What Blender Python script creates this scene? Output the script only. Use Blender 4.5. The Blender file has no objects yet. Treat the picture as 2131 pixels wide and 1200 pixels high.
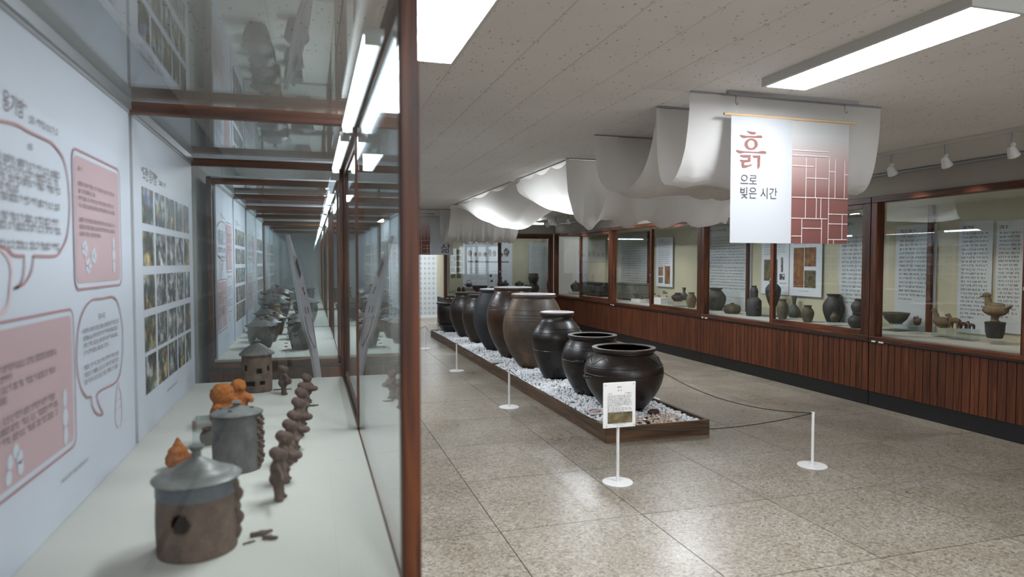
import bpy, bmesh, math, random
import numpy as np
from mathutils import Vector, Matrix, noise

random.seed(7)
S = bpy.context.scene
COL = S.collection
PI = math.pi

# ---------------------------------------------------------------- camera
FPX, VPX, HZY, EYE = 1385.0, 645.0, 546.0, 1.5       # focal length, vanishing point of the room axis, horizon (px of 2131x1200)
_p = math.atan2(600 - HZY, FPX)
_d = Vector((VPX - 1065.5, 600 - HZY, -FPX)).normalized()
_up = Vector((0, math.cos(_p), math.sin(_p)))
_x = _d.cross(_up)
ROT = Matrix((_x, _d, _up))                          # camera axes -> world axes (X across, Y along the room, Z up)
cam = bpy.data.cameras.new('camera')
cam.sensor_width = 36.0
cam.lens = FPX / 2131 * 36
cam.clip_start = 0.05
cam.dof.use_dof = True
cam.dof.focus_distance = 6.6
cam.dof.aperture_fstop = 2.2
camo = bpy.data.objects.new('camera', cam)
COL.objects.link(camo)
camo.matrix_world = Matrix.Translation((0, 0, EYE)) @ ROT.to_4x4()
S.camera = camo

def P(px, py, X=None, Y=None, Z=None):
    """photo pixel -> point on the plane X=, Y= or Z="""
    r = ROT @ Vector((px - 1065.5, 600 - py, -FPX))
    if X is not None: t = X / r.x
    elif Y is not None: t = Y / r.y
    else: t = (Z - EYE) / r.z
    return Vector((0, 0, EYE)) + r * t

# ---------------------------------------------------------------- world, exposure
w = bpy.data.worlds.new('world'); S.world = w; w.use_nodes = True
w.node_tree.nodes['Background'].inputs[0].default_value = (.88, .93, 1, 1)
w.node_tree.nodes['Background'].inputs[1].default_value = 2.5        # fill daylight let in by the added windows
S.view_settings.view_transform = 'Standard'
S.view_settings.look = 'None'
S.view_settings.gamma = 1
S.view_settings.use_curve_mapping = False
S.view_settings.exposure = 1.6
CEIL_LAMP, CASE_LAMP, COVE_LAMP, SPOT_W = 17.0, 1.7, 6.0, 8.0      # emission of the room's lamps and of the added fill lamps
S.cycles.max_bounces = 9
S.cycles.diffuse_bounces = 4
S.cycles.glossy_bounces = 4
S.cycles.transparent_max_bounces = 32
S.cycles.sample_clamp_indirect = 4.0
S.cycles.caustics_reflective = False
S.cycles.caustics_refractive = False

# ---------------------------------------------------------------- materials
def newmat(name):
    m = bpy.data.materials.new(name); m.use_nodes = True
    nt = m.node_tree
    return m, nt, nt.nodes['Principled BSDF']

def plain(name, col, rough=.5, metal=0, spec=.5, coat=0, bump=0, bscale=40, vary=0.0):
    m, nt, b = newmat(name)
    b.inputs['Base Color'].default_value = (*col, 1)
    b.inputs['Roughness'].default_value = rough
    b.inputs['Metallic'].default_value = metal
    b.inputs['Specular IOR Level'].default_value = spec
    b.inputs['Coat Weight'].default_value = coat
    if bump or vary:
        tc = nt.nodes.new('ShaderNodeTexCoord')
        n = nt.nodes.new('ShaderNodeTexNoise'); n.inputs['Scale'].default_value = bscale; n.inputs['Detail'].default_value = 4
        nt.links.new(tc.outputs['Object'], n.inputs['Vector'])
        if bump:
            bp = nt.nodes.new('ShaderNodeBump'); bp.inputs['Strength'].default_value = bump; bp.inputs['Distance'].default_value = .01
            nt.links.new(n.outputs['Fac'], bp.inputs['Height']); nt.links.new(bp.outputs[0], b.inputs['Normal'])
        if vary:
            r = ramp(nt, n.outputs['Fac'], [(.3, tuple(c * (1 - vary) for c in col)), (.7, tuple(min(1, c * (1 + vary)) for c in col))])
            nt.links.new(r, b.inputs['Base Color'])
    return m

def ramp(nt, fac, stops, interp='LINEAR'):
    r = nt.nodes.new('ShaderNodeValToRGB'); r.color_ramp.interpolation = interp
    e = r.color_ramp.elements
    while len(e) < len(stops): e.new(.5)
    for i, (p, c) in enumerate(stops):
        e[i].position = p; e[i].color = (*c, 1) if len(c) == 3 else c
    nt.links.new(fac, r.inputs[0])
    return r.outputs[0]

def wood(name, stops, axis='z', rough=.35, coat=.3, scale=1.0, rnd=.25):
    m, nt, b = newmat(name)
    tc = nt.nodes.new('ShaderNodeTexCoord'); mp = nt.nodes.new('ShaderNodeMapping')
    s = {'x': (1.2, 22, 22), 'y': (22, 1.2, 22), 'z': (22, 22, 1.2)}[axis]
    mp.inputs['Scale'].default_value = tuple(k * scale for k in s)
    oi = nt.nodes.new('ShaderNodeObjectInfo')
    geo = nt.nodes.new('ShaderNodeNewGeometry')
    ml = nt.nodes.new('ShaderNodeVectorMath'); ml.operation = 'ADD'
    mr = nt.nodes.new('ShaderNodeMath'); mr.operation = 'MULTIPLY'; mr.inputs[1].default_value = 37
    nt.links.new(oi.outputs['Random'], mr.inputs[0])
    nt.links.new(geo.outputs['Position'], mp.inputs['Vector'])
    nt.links.new(mp.outputs[0], ml.inputs[0]); nt.links.new(mr.outputs[0], ml.inputs[1])
    n = nt.nodes.new('ShaderNodeTexNoise'); n.inputs['Scale'].default_value = 1.6; n.inputs['Detail'].default_value = 7; n.inputs['Distortion'].default_value = .8
    nt.links.new(ml.outputs[0], n.inputs['Vector'])
    c = ramp(nt, n.outputs['Fac'], stops)
    hsv = nt.nodes.new('ShaderNodeHueSaturation')
    mm = nt.nodes.new('ShaderNodeMapRange'); mm.inputs['To Min'].default_value = 1 - rnd; mm.inputs['To Max'].default_value = 1 + rnd
    nt.links.new(oi.outputs['Random'], mm.inputs['Value']); nt.links.new(mm.outputs[0], hsv.inputs['Value'])
    nt.links.new(c, hsv.inputs['Color']); nt.links.new(hsv.outputs[0], b.inputs['Base Color'])
    b.inputs['Roughness'].default_value = rough; b.inputs['Specular IOR Level'].default_value = .35; b.inputs['Coat Weight'].default_value = coat; b.inputs['Coat Roughness'].default_value = .25
    bp = nt.nodes.new('ShaderNodeBump'); bp.inputs['Strength'].default_value = .12; bp.inputs['Distance'].default_value = .004
    nt.links.new(n.outputs['Fac'], bp.inputs['Height']); nt.links.new(bp.outputs[0], b.inputs['Normal'])
    return m

RED = [(.28, (.022, .007, .003)), (.5, (.075, .021, .008)), (.75, (.18, .056, .018))]
M = {}
for a in 'xyz': M['frame_' + a] = wood('varnished_red_wood_' + a, RED, a, .45, .06)
M['plank'] = wood('red_plank_wood', [(.25, (.032, .009, .004)), (.5, (.095, .027, .010)), (.8, (.165, .050, .018))], 'z', .5, .05, 1, .18)
WAL = [(.25, (.025, .013, .007)), (.5, (.085, .044, .022)), (.75, (.15, .085, .045))]
M['walnut_y'] = wood('walnut_board_y', WAL, 'y', .45, .1, .9, .1)
M['walnut_x'] = wood('walnut_board_x', WAL, 'x', .45, .1, .9, .1)
M['stick'] = wood('pale_dowel_wood', [(.3, (.45, .3, .17)), (.7, (.6, .43, .26))], 'x', .6, 0, 1, .05)
M['black'] = plain('black_plinth_paint', (.006, .006, .007), .45)
M['seam'] = plain('dark_seam_rubber', (.01, .009, .009), .6)
M['cream'] = plain('cream_wall_paint', (.52, .49, .36), .8, vary=.05, bscale=3)
M['wall'] = plain('greige_wall_paint', (.33, .30, .26), .85, vary=.06, bscale=2)
M['wall_grey'] = plain('grey_wall_paint', (.22, .22, .21), .85, vary=.08, bscale=2)
M['cove'] = plain('white_cove_paint', (.6, .58, .54), .8)
M['table'] = plain('pale_display_cloth', (.49, .49, .445), .85, bump=.05, bscale=300, vary=.03)
M['alu'] = plain('brushed_aluminium', (.5, .52, .55), .38, metal=.9)
M['white_metal'] = plain('white_painted_metal', (.72, .71, .69), .4)
M['grey_metal'] = plain('grey_painted_rail', (.32, .32, .34), .45)
M['steel'] = plain('steel_hook', (.25, .24, .23), .35, metal=.9)
M['panel'] = plain('white_printed_board', (.51, .54, .61), .55)
M['poster'] = plain('white_poster_paper', (.66, .70, .76), .6)
M['poster_dim'] = plain('pale_poster_paper', (.52, .56, .58), .6)
M['pink'] = plain('dusty_pink_print', (.45, .315, .335), .6)
M['rose'] = plain('rose_outline_print', (.36, .18, .19), .6)
M['rose_pale'] = plain('pale_rose_print', (.55, .42, .45), .6)
M['ink'] = plain('dark_ink_print', (.035, .03, .035), .6)
M['ink_brown'] = plain('brown_ink_print', (.15, .10, .10), .6)
M['terracotta'] = plain('terracotta_ink', (.165, .068, .058), .8)
M['line_white'] = plain('white_line_print', (.72, .66, .63), .8)
M['cord'] = plain('black_cord', (.008, .008, .008), .7)
M['acrylic_white'] = plain('white_acrylic', (.75, .74, .72), .3)
M['lampbody'] = plain('lamp_housing', (.62, .62, .6), .5)
M['red'] = plain('red_enamel', (.35, .02, .015), .35)
M['beige_plastic'] = plain('beige_plastic', (.5, .42, .3), .5)

def emis(name, col, st):
    m, nt, b = newmat(name)
    b.inputs['Base Color'].default_value = (.8, .8, .8, 1)
    b.inputs['Emission Color'].default_value = (*col, 1)
    b.inputs['Emission Strength'].default_value = st
    return m
M['diffuser'] = emis('ceiling_lamp_diffuser', (.90, .95, 1.0), CEIL_LAMP)
M['diffuser_dim'] = emis('weak_ceiling_lamp_diffuser', (.88, .96, 1.0), CEIL_LAMP * .33)
M['tube'] = emis('case_tube_light', (.70, .87, 1.0), CASE_LAMP)
M['tube_far'] = emis('bright_case_tube_light', (.70, .87, 1.0), CASE_LAMP * 6)
M['cove_tube'] = emis('cove_tube_light', (.86, .95, 1.0), COVE_LAMP)

def glass(name, tint=(.93, .97, .955), base=.045):
    m = bpy.data.materials.new(name); m.use_nodes = True; nt = m.node_tree; nt.nodes.clear()
    out = nt.nodes.new('ShaderNodeOutputMaterial'); mix = nt.nodes.new('ShaderNodeMixShader')
    tr = nt.nodes.new('ShaderNodeBsdfTransparent'); tr.inputs[0].default_value = (*tint, 1)
    gl = nt.nodes.new('ShaderNodeBsdfGlossy'); gl.inputs['Roughness'].default_value = 0.0; gl.inputs[0].default_value = (.95, .98, 1, 1)
    lw = nt.nodes.new('ShaderNodeLayerWeight'); lw.inputs[0].default_value = .5
    pw = nt.nodes.new('ShaderNodeMath'); pw.operation = 'POWER'; pw.inputs[1].default_value = 5
    ma = nt.nodes.new('ShaderNodeMath'); ma.operation = 'MULTIPLY_ADD'; ma.inputs[1].default_value = 1 - base; ma.inputs[2].default_value = base
    nt.links.new(lw.outputs['Facing'], pw.inputs[0]); nt.links.new(pw.outputs[0], ma.inputs[0]); nt.links.new(ma.outputs[0], mix.inputs[0])
    nt.links.new(tr.outputs[0], mix.inputs[1]); nt.links.new(gl.outputs[0], mix.inputs[2]); nt.links.new(mix.outputs[0], out.inputs[0])
    return m
M['glass'] = glass('case_glass', (.985, .995, .992))
M['acrylic'] = glass('clear_acrylic', (.93, .95, .95), .06)

def terrazzo():
    m, nt, b = newmat('terrazzo')
    g = nt.nodes.new('ShaderNodeNewGeometry'); oi = nt.nodes.new('ShaderNodeObjectInfo')
    def vor(scale, stops):
        v = nt.nodes.new('ShaderNodeTexVoronoi'); v.inputs['Scale'].default_value = scale; v.inputs['Randomness'].default_value = 1
        mp = nt.nodes.new('ShaderNodeMapping'); mp.inputs['Location'].default_value = (0, 0, .3137 + scale * .001)
        nt.links.new(g.outputs['Position'], mp.inputs['Vector']); nt.links.new(mp.outputs[0], v.inputs['Vector'])
        sp = nt.nodes.new('ShaderNodeSeparateColor'); nt.links.new(v.outputs['Color'], sp.inputs[0])
        return v, ramp(nt, sp.outputs[0], stops, 'CONSTANT')
    v1, c1 = vor(72, [(0, (.08, .065, .055)), (.09, (.20, .16, .125)), (.28, (.31, .275, .22)), (.62, (.40, .365, .305)), (.88, (.50, .465, .405))])
    v2, c2 = vor(150, [(0, (.19, .16, .13)), (.18, (.30, .265, .215)), (.6, (.38, .35, .29)), (.85, (.45, .42, .36))])
    n = nt.nodes.new('ShaderNodeTexNoise'); n.inputs['Scale'].default_value = 2.2; n.inputs['Detail'].default_value = 5
    nt.links.new(g.outputs['Position'], n.inputs['Vector'])
    mx = nt.nodes.new('ShaderNodeMix'); mx.data_type = 'RGBA'; mx.inputs[0].default_value = .5
    nt.links.new(c1, mx.inputs[6]); nt.links.new(c2, mx.inputs[7])
    tint = ramp(nt, n.outputs['Fac'], [(.3, (.74, .70, .65)), (.7, (.92, .91, .90))])
    mu = nt.nodes.new('ShaderNodeMix'); mu.data_type = 'RGBA'; mu.blend_type = 'MULTIPLY'; mu.inputs[0].default_value = 1
    nt.links.new(mx.outputs[2], mu.inputs[6]); nt.links.new(tint, mu.inputs[7])
    hsv = nt.nodes.new('ShaderNodeHueSaturation'); mr = nt.nodes.new('ShaderNodeMapRange'); mr.inputs['To Min'].default_value = .93; mr.inputs['To Max'].default_value = 1.07
    nt.links.new(oi.outputs['Random'], mr.inputs[0]); nt.links.new(mr.outputs[0], hsv.inputs['Value']); nt.links.new(mu.outputs[2], hsv.inputs['Color'])
    nt.links.new(hsv.outputs[0], b.inputs['Base Color'])
    rr = nt.nodes.new('ShaderNodeMapRange'); rr.inputs['To Min'].default_value = .2; rr.inputs['To Max'].default_value = .42
    nt.links.new(n.outputs['Fac'], rr.inputs[0]); nt.links.new(rr.outputs[0], b.inputs['Roughness'])
    b.inputs['Specular IOR Level'].default_value = .5
    return m
M['terrazzo'] = terrazzo()
M['grout'] = plain('dark_floor_joint', (.035, .03, .025), .8)

def ceil_mat():
    m, nt, b = newmat('acoustic_ceiling_board')
    g = nt.nodes.new('ShaderNodeNewGeometry')
    mp = nt.nodes.new('ShaderNodeMapping'); mp.inputs['Scale'].default_value = (1, .55, 1)
    nt.links.new(g.outputs['Position'], mp.inputs['Vector'])
    v = nt.nodes.new('ShaderNodeTexVoronoi'); v.inputs['Scale'].default_value = 38
    nt.links.new(mp.outputs[0], v.inputs['Vector'])
    sp = nt.nodes.new('ShaderNodeSeparateColor'); nt.links.new(v.outputs['Color'], sp.inputs[0])
    lt = nt.nodes.new('ShaderNodeMath'); lt.operation = 'MULTIPLY'; lt.inputs[1].default_value = .21
    nt.links.new(sp.outputs[1], lt.inputs[0])
    cmp_ = nt.nodes.new('ShaderNodeMath'); cmp_.operation = 'LESS_THAN'
    nt.links.new(v.outputs['Distance'], cmp_.inputs[0]); nt.links.new(lt.outputs[0], cmp_.inputs[1])
    n = nt.nodes.new('ShaderNodeTexNoise'); n.inputs['Scale'].default_value = 1.3; n.inputs['Detail'].default_value = 3
    nt.links.new(g.outputs['Position'], n.inputs['Vector'])
    base = ramp(nt, n.outputs['Fac'], [(.3, (.74, .715, .695)), (.7, (.80, .775, .755))])
    mx = nt.nodes.new('ShaderNodeMix'); mx.data_type = 'RGBA'
    nt.links.new(cmp_.outputs[0], mx.inputs[0]); nt.links.new(base, mx.inputs[6]); mx.inputs[7].default_value = (.33, .30, .28, 1)
    nt.links.new(mx.outputs[2], b.inputs['Base Color'])
    b.inputs['Roughness'].default_value = .9; b.inputs['Specular IOR Level'].default_value = .2
    bp = nt.nodes.new('ShaderNodeBump'); bp.invert = True; bp.inputs['Strength'].default_value = .25; bp.inputs['Distance'].default_value = .004
    nt.links.new(cmp_.outputs[0], bp.inputs['Height']); nt.links.new(bp.outputs[0], b.inputs['Normal'])
    return m
M['ceiling'] = ceil_mat()
M['ceil_joint'] = plain('dark_ceiling_joint', (.20, .185, .17), .9)
M['screw'] = plain('ceiling_screw', (.06, .05, .045), .7)

def cloth_mat(name, col, transl, weave=900):
    m, nt, b = newmat(name)
    b.inputs['Base Color'].default_value = (*col, 1); b.inputs['Roughness'].default_value = .9; b.inputs['Specular IOR Level'].default_value = .1
    t = nt.nodes.new('ShaderNodeBsdfTranslucent'); t.inputs[0].default_value = (*col, 1)
    mix = nt.nodes.new('ShaderNodeMixShader'); mix.inputs[0].default_value = transl
    out = nt.nodes['Material Output']
    nt.links.new(b.outputs[0], mix.inputs[1]); nt.links.new(t.outputs[0], mix.inputs[2]); nt.links.new(mix.outputs[0], out.inputs[0])
    return m, nt, b, t
M['voile'] = cloth_mat('white_voile_cloth', (.82, .80, .78), .48)[0]
M['linen'] = cloth_mat('white_linen_cloth', (.47, .48, .50), .22)[0]
def banner_gradient():
    m, nt, b, t = cloth_mat('white_to_terracotta_print', (.7, .7, .7), .2)
    tc = nt.nodes.new('ShaderNodeTexCoord'); sx = nt.nodes.new('ShaderNodeSeparateXYZ')
    nt.links.new(tc.outputs['Object'], sx.inputs[0])
    c = ramp(nt, sx.outputs[2], [(.0, (.155, .062, .054)), (.30, (.20, .09, .08)), (.52, (.42, .30, .285)), (.68, (.50, .495, .49))])
    nt.links.new(c, b.inputs['Base Color']); nt.links.new(c, t.inputs[0])
    return m
M['banner_print'] = banner_gradient()

def glaze(name, stops, rough=.38, scale=5, coat=.15, bump=.06, stretch=(1, 1, .8), spec=.5):
    m, nt, b = newmat(name)
    tc = nt.nodes.new('ShaderNodeTexCoord'); mp = nt.nodes.new('ShaderNodeMapping'); mp.inputs['Scale'].default_value = stretch
    nt.links.new(tc.outputs['Object'], mp.inputs[0])
    n = nt.nodes.new('ShaderNodeTexNoise'); n.inputs['Scale'].default_value = scale; n.inputs['Detail'].default_value = 6; n.inputs['Roughness'].default_value = .6
    nt.links.new(mp.outputs[0], n.inputs['Vector'])
    c = ramp(nt, n.outputs['Fac'], stops); nt.links.new(c, b.inputs['Base Color'])
    b.inputs['Roughness'].default_value = rough; b.inputs['Coat Weight'].default_value = coat; b.inputs['Coat Roughness'].default_value = .18
    b.inputs['Specular IOR Level'].default_value = spec
    n2 = nt.nodes.new('ShaderNodeTexNoise'); n2.inputs['Scale'].default_value = scale * 9; n2.inputs['Detail'].default_value = 3
    mp2 = nt.nodes.new('ShaderNodeMapping'); mp2.inputs['Scale'].default_value = (.35, .35, 3)
    nt.links.new(tc.outputs['Object'], mp2.inputs[0]); nt.links.new(mp2.outputs[0], n2.inputs['Vector'])
    bp = nt.nodes.new('ShaderNodeBump'); bp.inputs['Strength'].default_value = bump * 3; bp.inputs['Distance'].default_value = .006
    nt.links.new(n2.outputs['Fac'], bp.inputs['Height']); nt.links.new(bp.outputs[0], b.inputs['Normal'])
    return m
M['onggi_dark'] = glaze('dark_brown_glaze', [(.3, (.010, .007, .006)), (.55, (.022, .013, .010)), (.8, (.05, .028, .019))], .38)
M['onggi_black'] = glaze('black_brown_glaze', [(.3, (.007, .006, .006)), (.6, (.017, .012, .010)), (.8, (.04, .027, .02))], .36)
M['onggi_red'] = glaze('red_brown_glaze', [(.3, (.022, .013, .010)), (.5, (.05, .024, .015)), (.75, (.085, .036, .02))], .33)
M['onggi_mottled'] = glaze('mottled_tan_glaze', [(.26, (.028, .022, .018)), (.38, (.06, .045, .034)), (.50, (.105, .07, .045)), (.62, (.23, .125, .065)), (.75, (.30, .17, .09))], .5, 2.0, .05)
M['onggi_grey'] = glaze('blue_grey_stoneware', [(.3, (.016, .018, .021)), (.6, (.034, .038, .044)), (.8, (.055, .058, .064))], .6, 4, 0)
M['onggi_rim'] = glaze('brown_rim_glaze', [(.3, (.04, .025, .018)), (.7, (.10, .06, .042))], .45, 9, .1)
M['onggi_plain'] = glaze('matte_brown_glaze', [(.3, (.016, .012, .010)), (.7, (.04, .027, .02))], .4)
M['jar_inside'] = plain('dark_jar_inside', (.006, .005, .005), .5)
M['stone_grey'] = glaze('grey_earthenware', [(.3, (.055, .057, .047)), (.7, (.125, .122, .10))], .7, 9, 0)
M['stone_dark'] = glaze('charcoal_earthenware', [(.3, (.022, .022, .022)), (.7, (.058, .055, .053))], .6, 9, 0)
M['stone_brown'] = glaze('brown_grey_earthenware', [(.3, (.06, .05, .034)), (.7, (.15, .125, .085))], .7, 9, 0)
M['stone_pale'] = glaze('pale_grey_stone', [(.3, (.13, .135, .12)), (.7, (.22, .22, .195))], .8, 9, 0)
M['stone_tan'] = glaze('tan_earthenware', [(.3, (.10, .07, .04)), (.7, (.22, .16, .09))], .75, 9, 0)
M['clay'] = glaze('brown_unglazed_clay', [(.3, (.055, .032, .025)), (.7, (.115, .07, .055))], .85, 30, 0, .12)
M['clay_house'] = glaze('speckled_clay', [(.3, (.06, .04, .03)), (.55, (.115, .075, .055)), (.8, (.17, .12, .085))], .8, 22, 0, .12)
M['clay_grey'] = glaze('grey_speckled_clay', [(.3, (.06, .062, .063)), (.7, (.15, .15, .145))], .75, 20, 0, .1)
M['clay_lid'] = glaze('grey_ash_glaze', [(.3, (.055, .06, .055)), (.6, (.12, .125, .115)), (.85, (.25, .25, .225))], .5, 12, .1)
M['clay_blue'] = glaze('blue_ash_band', [(.3, (.05, .06, .07)), (.7, (.10, .12, .14))], .5, 16, .1)
M['orange'] = glaze('orange_terracotta', [(.3, (.34, .10, .02)), (.7, (.58, .21, .06))], .9, 60, 0, .3, (1, 1, 1), .2)
M['pebble'] = plain('white_pebble', (.80, .815, .83), .6, vary=.12, bscale=25)
M['pebble_warm'] = plain('pinkish_pebble', (.58, .45, .36), .6, vary=.3, bscale=14)
M['stone_red'] = plain('dark_red_stone', (.06, .022, .018), .55, vary=.3, bscale=20)
M['cover'] = plain('pale_lilac_cover', (.60, .60, .63), .35)
M['cover_pink'] = plain('pinkish_cover', (.42, .22, .19), .45, vary=.5, bscale=9)

def photo_mat(name, stops, scale, hues=None):
    m, nt, b = newmat(name)
    tc = nt.nodes.new('ShaderNodeNewGeometry'); oi = nt.nodes.new('ShaderNodeObjectInfo')
    mr = nt.nodes.new('ShaderNodeMath'); mr.operation = 'MULTIPLY'; mr.inputs[1].default_value = 91
    ad = nt.nodes.new('ShaderNodeVectorMath'); ad.operation = 'ADD'
    nt.links.new(oi.outputs['Random'], mr.inputs[0]); nt.links.new(tc.outputs['Position'], ad.inputs[0]); nt.links.new(mr.outputs[0], ad.inputs[1])
    def nz(sc_, dt):
        n = nt.nodes.new('ShaderNodeTexNoise'); n.inputs['Scale'].default_value = sc_; n.inputs['Detail'].default_value = dt; n.inputs['Roughness'].default_value = .65
        nt.links.new(ad.outputs[0], n.inputs['Vector']); return n.outputs['Fac']
    c = ramp(nt, nz(scale, 6), stops)
    if hues:
        h = ramp(nt, nz(scale * .55, 1), hues, 'EASE')
        mu = nt.nodes.new('ShaderNodeMix'); mu.data_type = 'RGBA'; mu.blend_type = 'MULTIPLY'; mu.inputs[0].default_value = 1
        nt.links.new(c, mu.inputs[6]); nt.links.new(h, mu.inputs[7]); c = mu.outputs[2]
    nt.links.new(c, b.inputs['Base Color']); b.inputs['Roughness'].default_value = .5
    return m
VAL = [(.40, (.012, .012, .012)), (.50, (.12, .12, .12)), (.58, (.42, .42, .42)), (.70, (1, 1, 1))]
M['ph_earth'] = photo_mat('earthy_photo_print', VAL, 12, [(.35, (.5, .26, .12)), (.47, (.75, .55, .25)), (.53, (.3, .36, .18)), (.6, (.7, .72, .7))])
M['ph_blue'] = photo_mat('blue_photo_print', VAL, 12, [(.36, (.2, .3, .7)), (.46, (.5, .32, .2)), (.54, (.32, .42, .2)), (.6, (.7, .78, .85))])
M['ph_grey'] = photo_mat('grey_photo_print', VAL, 15, [(.3, (.75, .75, .77)), (.6, (.8, .8, .8))])
M['ph_brown'] = photo_mat('brown_photo_print', [(.3, (.10, .035, .015)), (.5, (.22, .10, .04)), (.7, (.38, .22, .09))], 9)
M['ph_scene'] = photo_mat('olive_painting_print', [(.3, (.03, .025, .015)), (.5, (.12, .10, .05)), (.7, (.26, .21, .10))], 16)
PH = [M['ph_earth'], M['ph_blue'], M['ph_grey'], M['ph_earth'], M['ph_grey']]

# ---------------------------------------------------------------- mesh helpers
def put(name, me, mat, parent=None, loc=(0, 0, 0), rz=0, smooth=False):
    o = bpy.data.objects.new(name, me); COL.objects.link(o)
    if mat and not me.materials: me.materials.append(mat)
    o.location = loc; o.rotation_euler = (0, 0, rz)
    if parent: o.parent = parent
    if smooth:
        me.polygons.foreach_set('use_smooth', [True] * len(me.polygons))
    return o

class MB:
    def __init__(s): s.v = []; s.f = []
    def add(s, v, f):
        n = len(s.v); s.v += [tuple(p) for p in v]; s.f += [tuple(i + n for i in q) for q in f]; return s
    def box(s, x0, x1, y0, y1, z0, z1):
        return s.add([(x0, y0, z0), (x1, y0, z0), (x1, y1, z0), (x0, y1, z0), (x0, y0, z1), (x1, y0, z1), (x1, y1, z1), (x0, y1, z1)],
                     [(0, 3, 2, 1), (4, 5, 6, 7), (0, 1, 5, 4), (1, 2, 6, 5), (2, 3, 7, 6), (3, 0, 4, 7)])
    def lathe(s, prof, c=(0, 0, 0), seg=40, wob=0):
        n = len(prof); v = []; f = []
        for r, z in prof:
            for k in range(seg):
                a = 2 * PI * k / seg
                rr = r * (1 + wob * math.sin(a * 3 + z * 9))
                v.append((c[0] + rr * math.cos(a), c[1] + rr * math.sin(a), c[2] + z))
        for i in range(n - 1):
            for k in range(seg):
                k2 = (k + 1) % seg
                f.append((i * seg + k, i * seg + k2, (i + 1) * seg + k2, (i + 1) * seg + k))
        f.append(tuple(range(seg - 1, -1, -1))); f.append(tuple((n - 1) * seg + k for k in range(seg)))
        return s.add(v, f)
    def tube(s, pts, r, seg=8):
        pts = [Vector(p) for p in pts]; n = len(pts); v = []; f = []
        rs = r if isinstance(r, (list, tuple)) else [r] * n
        for i, p in enumerate(pts):
            t = (pts[min(i + 1, n - 1)] - pts[max(i - 1, 0)]).normalized()
            a = t.cross(Vector((0, 0, 1)) if abs(t.z) < .95 else Vector((1, 0, 0))).normalized(); b = t.cross(a)
            for k in range(seg):
                an = 2 * PI * k / seg
                v.append(p + (a * math.cos(an) + b * math.sin(an)) * rs[i])
        for i in range(n - 1):
            for k in range(seg):
                k2 = (k + 1) % seg
                f.append((i * seg + k, (i + 1) * seg + k, (i + 1) * seg + k2, i * seg + k2))
        f.append(tuple(range(seg))); f.append(tuple((n - 1) * seg + k for k in range(seg - 1, -1, -1)))
        return s.add(v, f)
    def mesh(s, name):
        me = bpy.data.meshes.new(name); me.from_pydata(s.v, [], s.f); me.update(); return me
    def build(s, name, mat, parent=None, smooth=False, bevel=0, loc=(0, 0, 0), rz=0):
        o = put(name, s.mesh(name), mat, parent, loc, rz, smooth)
        if bevel:
            b = o.modifiers.new('bevel', 'BEVEL'); b.width = bevel; b.segments = 2; b.limit_method = 'ANGLE'
        if smooth: autosmooth(o)
        return o

def autosmooth(o, ang=40):
    me = o.data
    bm = bmesh.new(); bm.from_mesh(me)
    bmesh.ops.recalc_face_normals(bm, faces=bm.faces)
    for e in bm.edges:
        if len(e.link_faces) == 2: e.smooth = e.calc_face_angle(0) < math.radians(ang)
    bm.to_mesh(me); bm.free()

def wloc(o):
    v = Vector((0, 0, 0))
    while o: v += Vector(o.location); o = o.parent
    return v

def bx(name, b, mat, parent=None, bevel=0):
    """box part whose mesh is centred on its own origin"""
    x0, x1, y0, y1, z0, z1 = b
    c = ((x0 + x1) / 2, (y0 + y1) / 2, (z0 + z1) / 2)
    base = wloc(parent)
    m = MB().box(x0 - c[0], x1 - c[0], y0 - c[1], y1 - c[1], z0 - c[2], z1 - c[2])
    return m.build(name, mat, parent, bevel=bevel, loc=tuple(Vector(c) - base))

def tag(o, label=None, cat=None, group=None, kind=None):
    if label: o['label'] = label
    if cat: o['category'] = cat
    if group: o['group'] = group
    if kind: o['kind'] = kind
    return o
def thing(name, label, cat, loc=(0, 0, 0), rz=0, group=None):
    o = bpy.data.objects.new(name, None); COL.objects.link(o); o.empty_display_size = .1
    o.location = loc; o.rotation_euler = (0, 0, rz)
    return tag(o, label, cat, group)
def dup(o, loc, rz=0, label=None, scale=1):
    def cp(s, par):
        c = s.copy(); COL.objects.link(c); c.parent = par
        for ch in list(s.children): cp(ch, c)
        return c
    r = cp(o, None); r.location = loc; r.rotation_euler = (0, 0, rz); r.scale = (scale,) * 3
    if label: r['label'] = label
    return r

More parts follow.
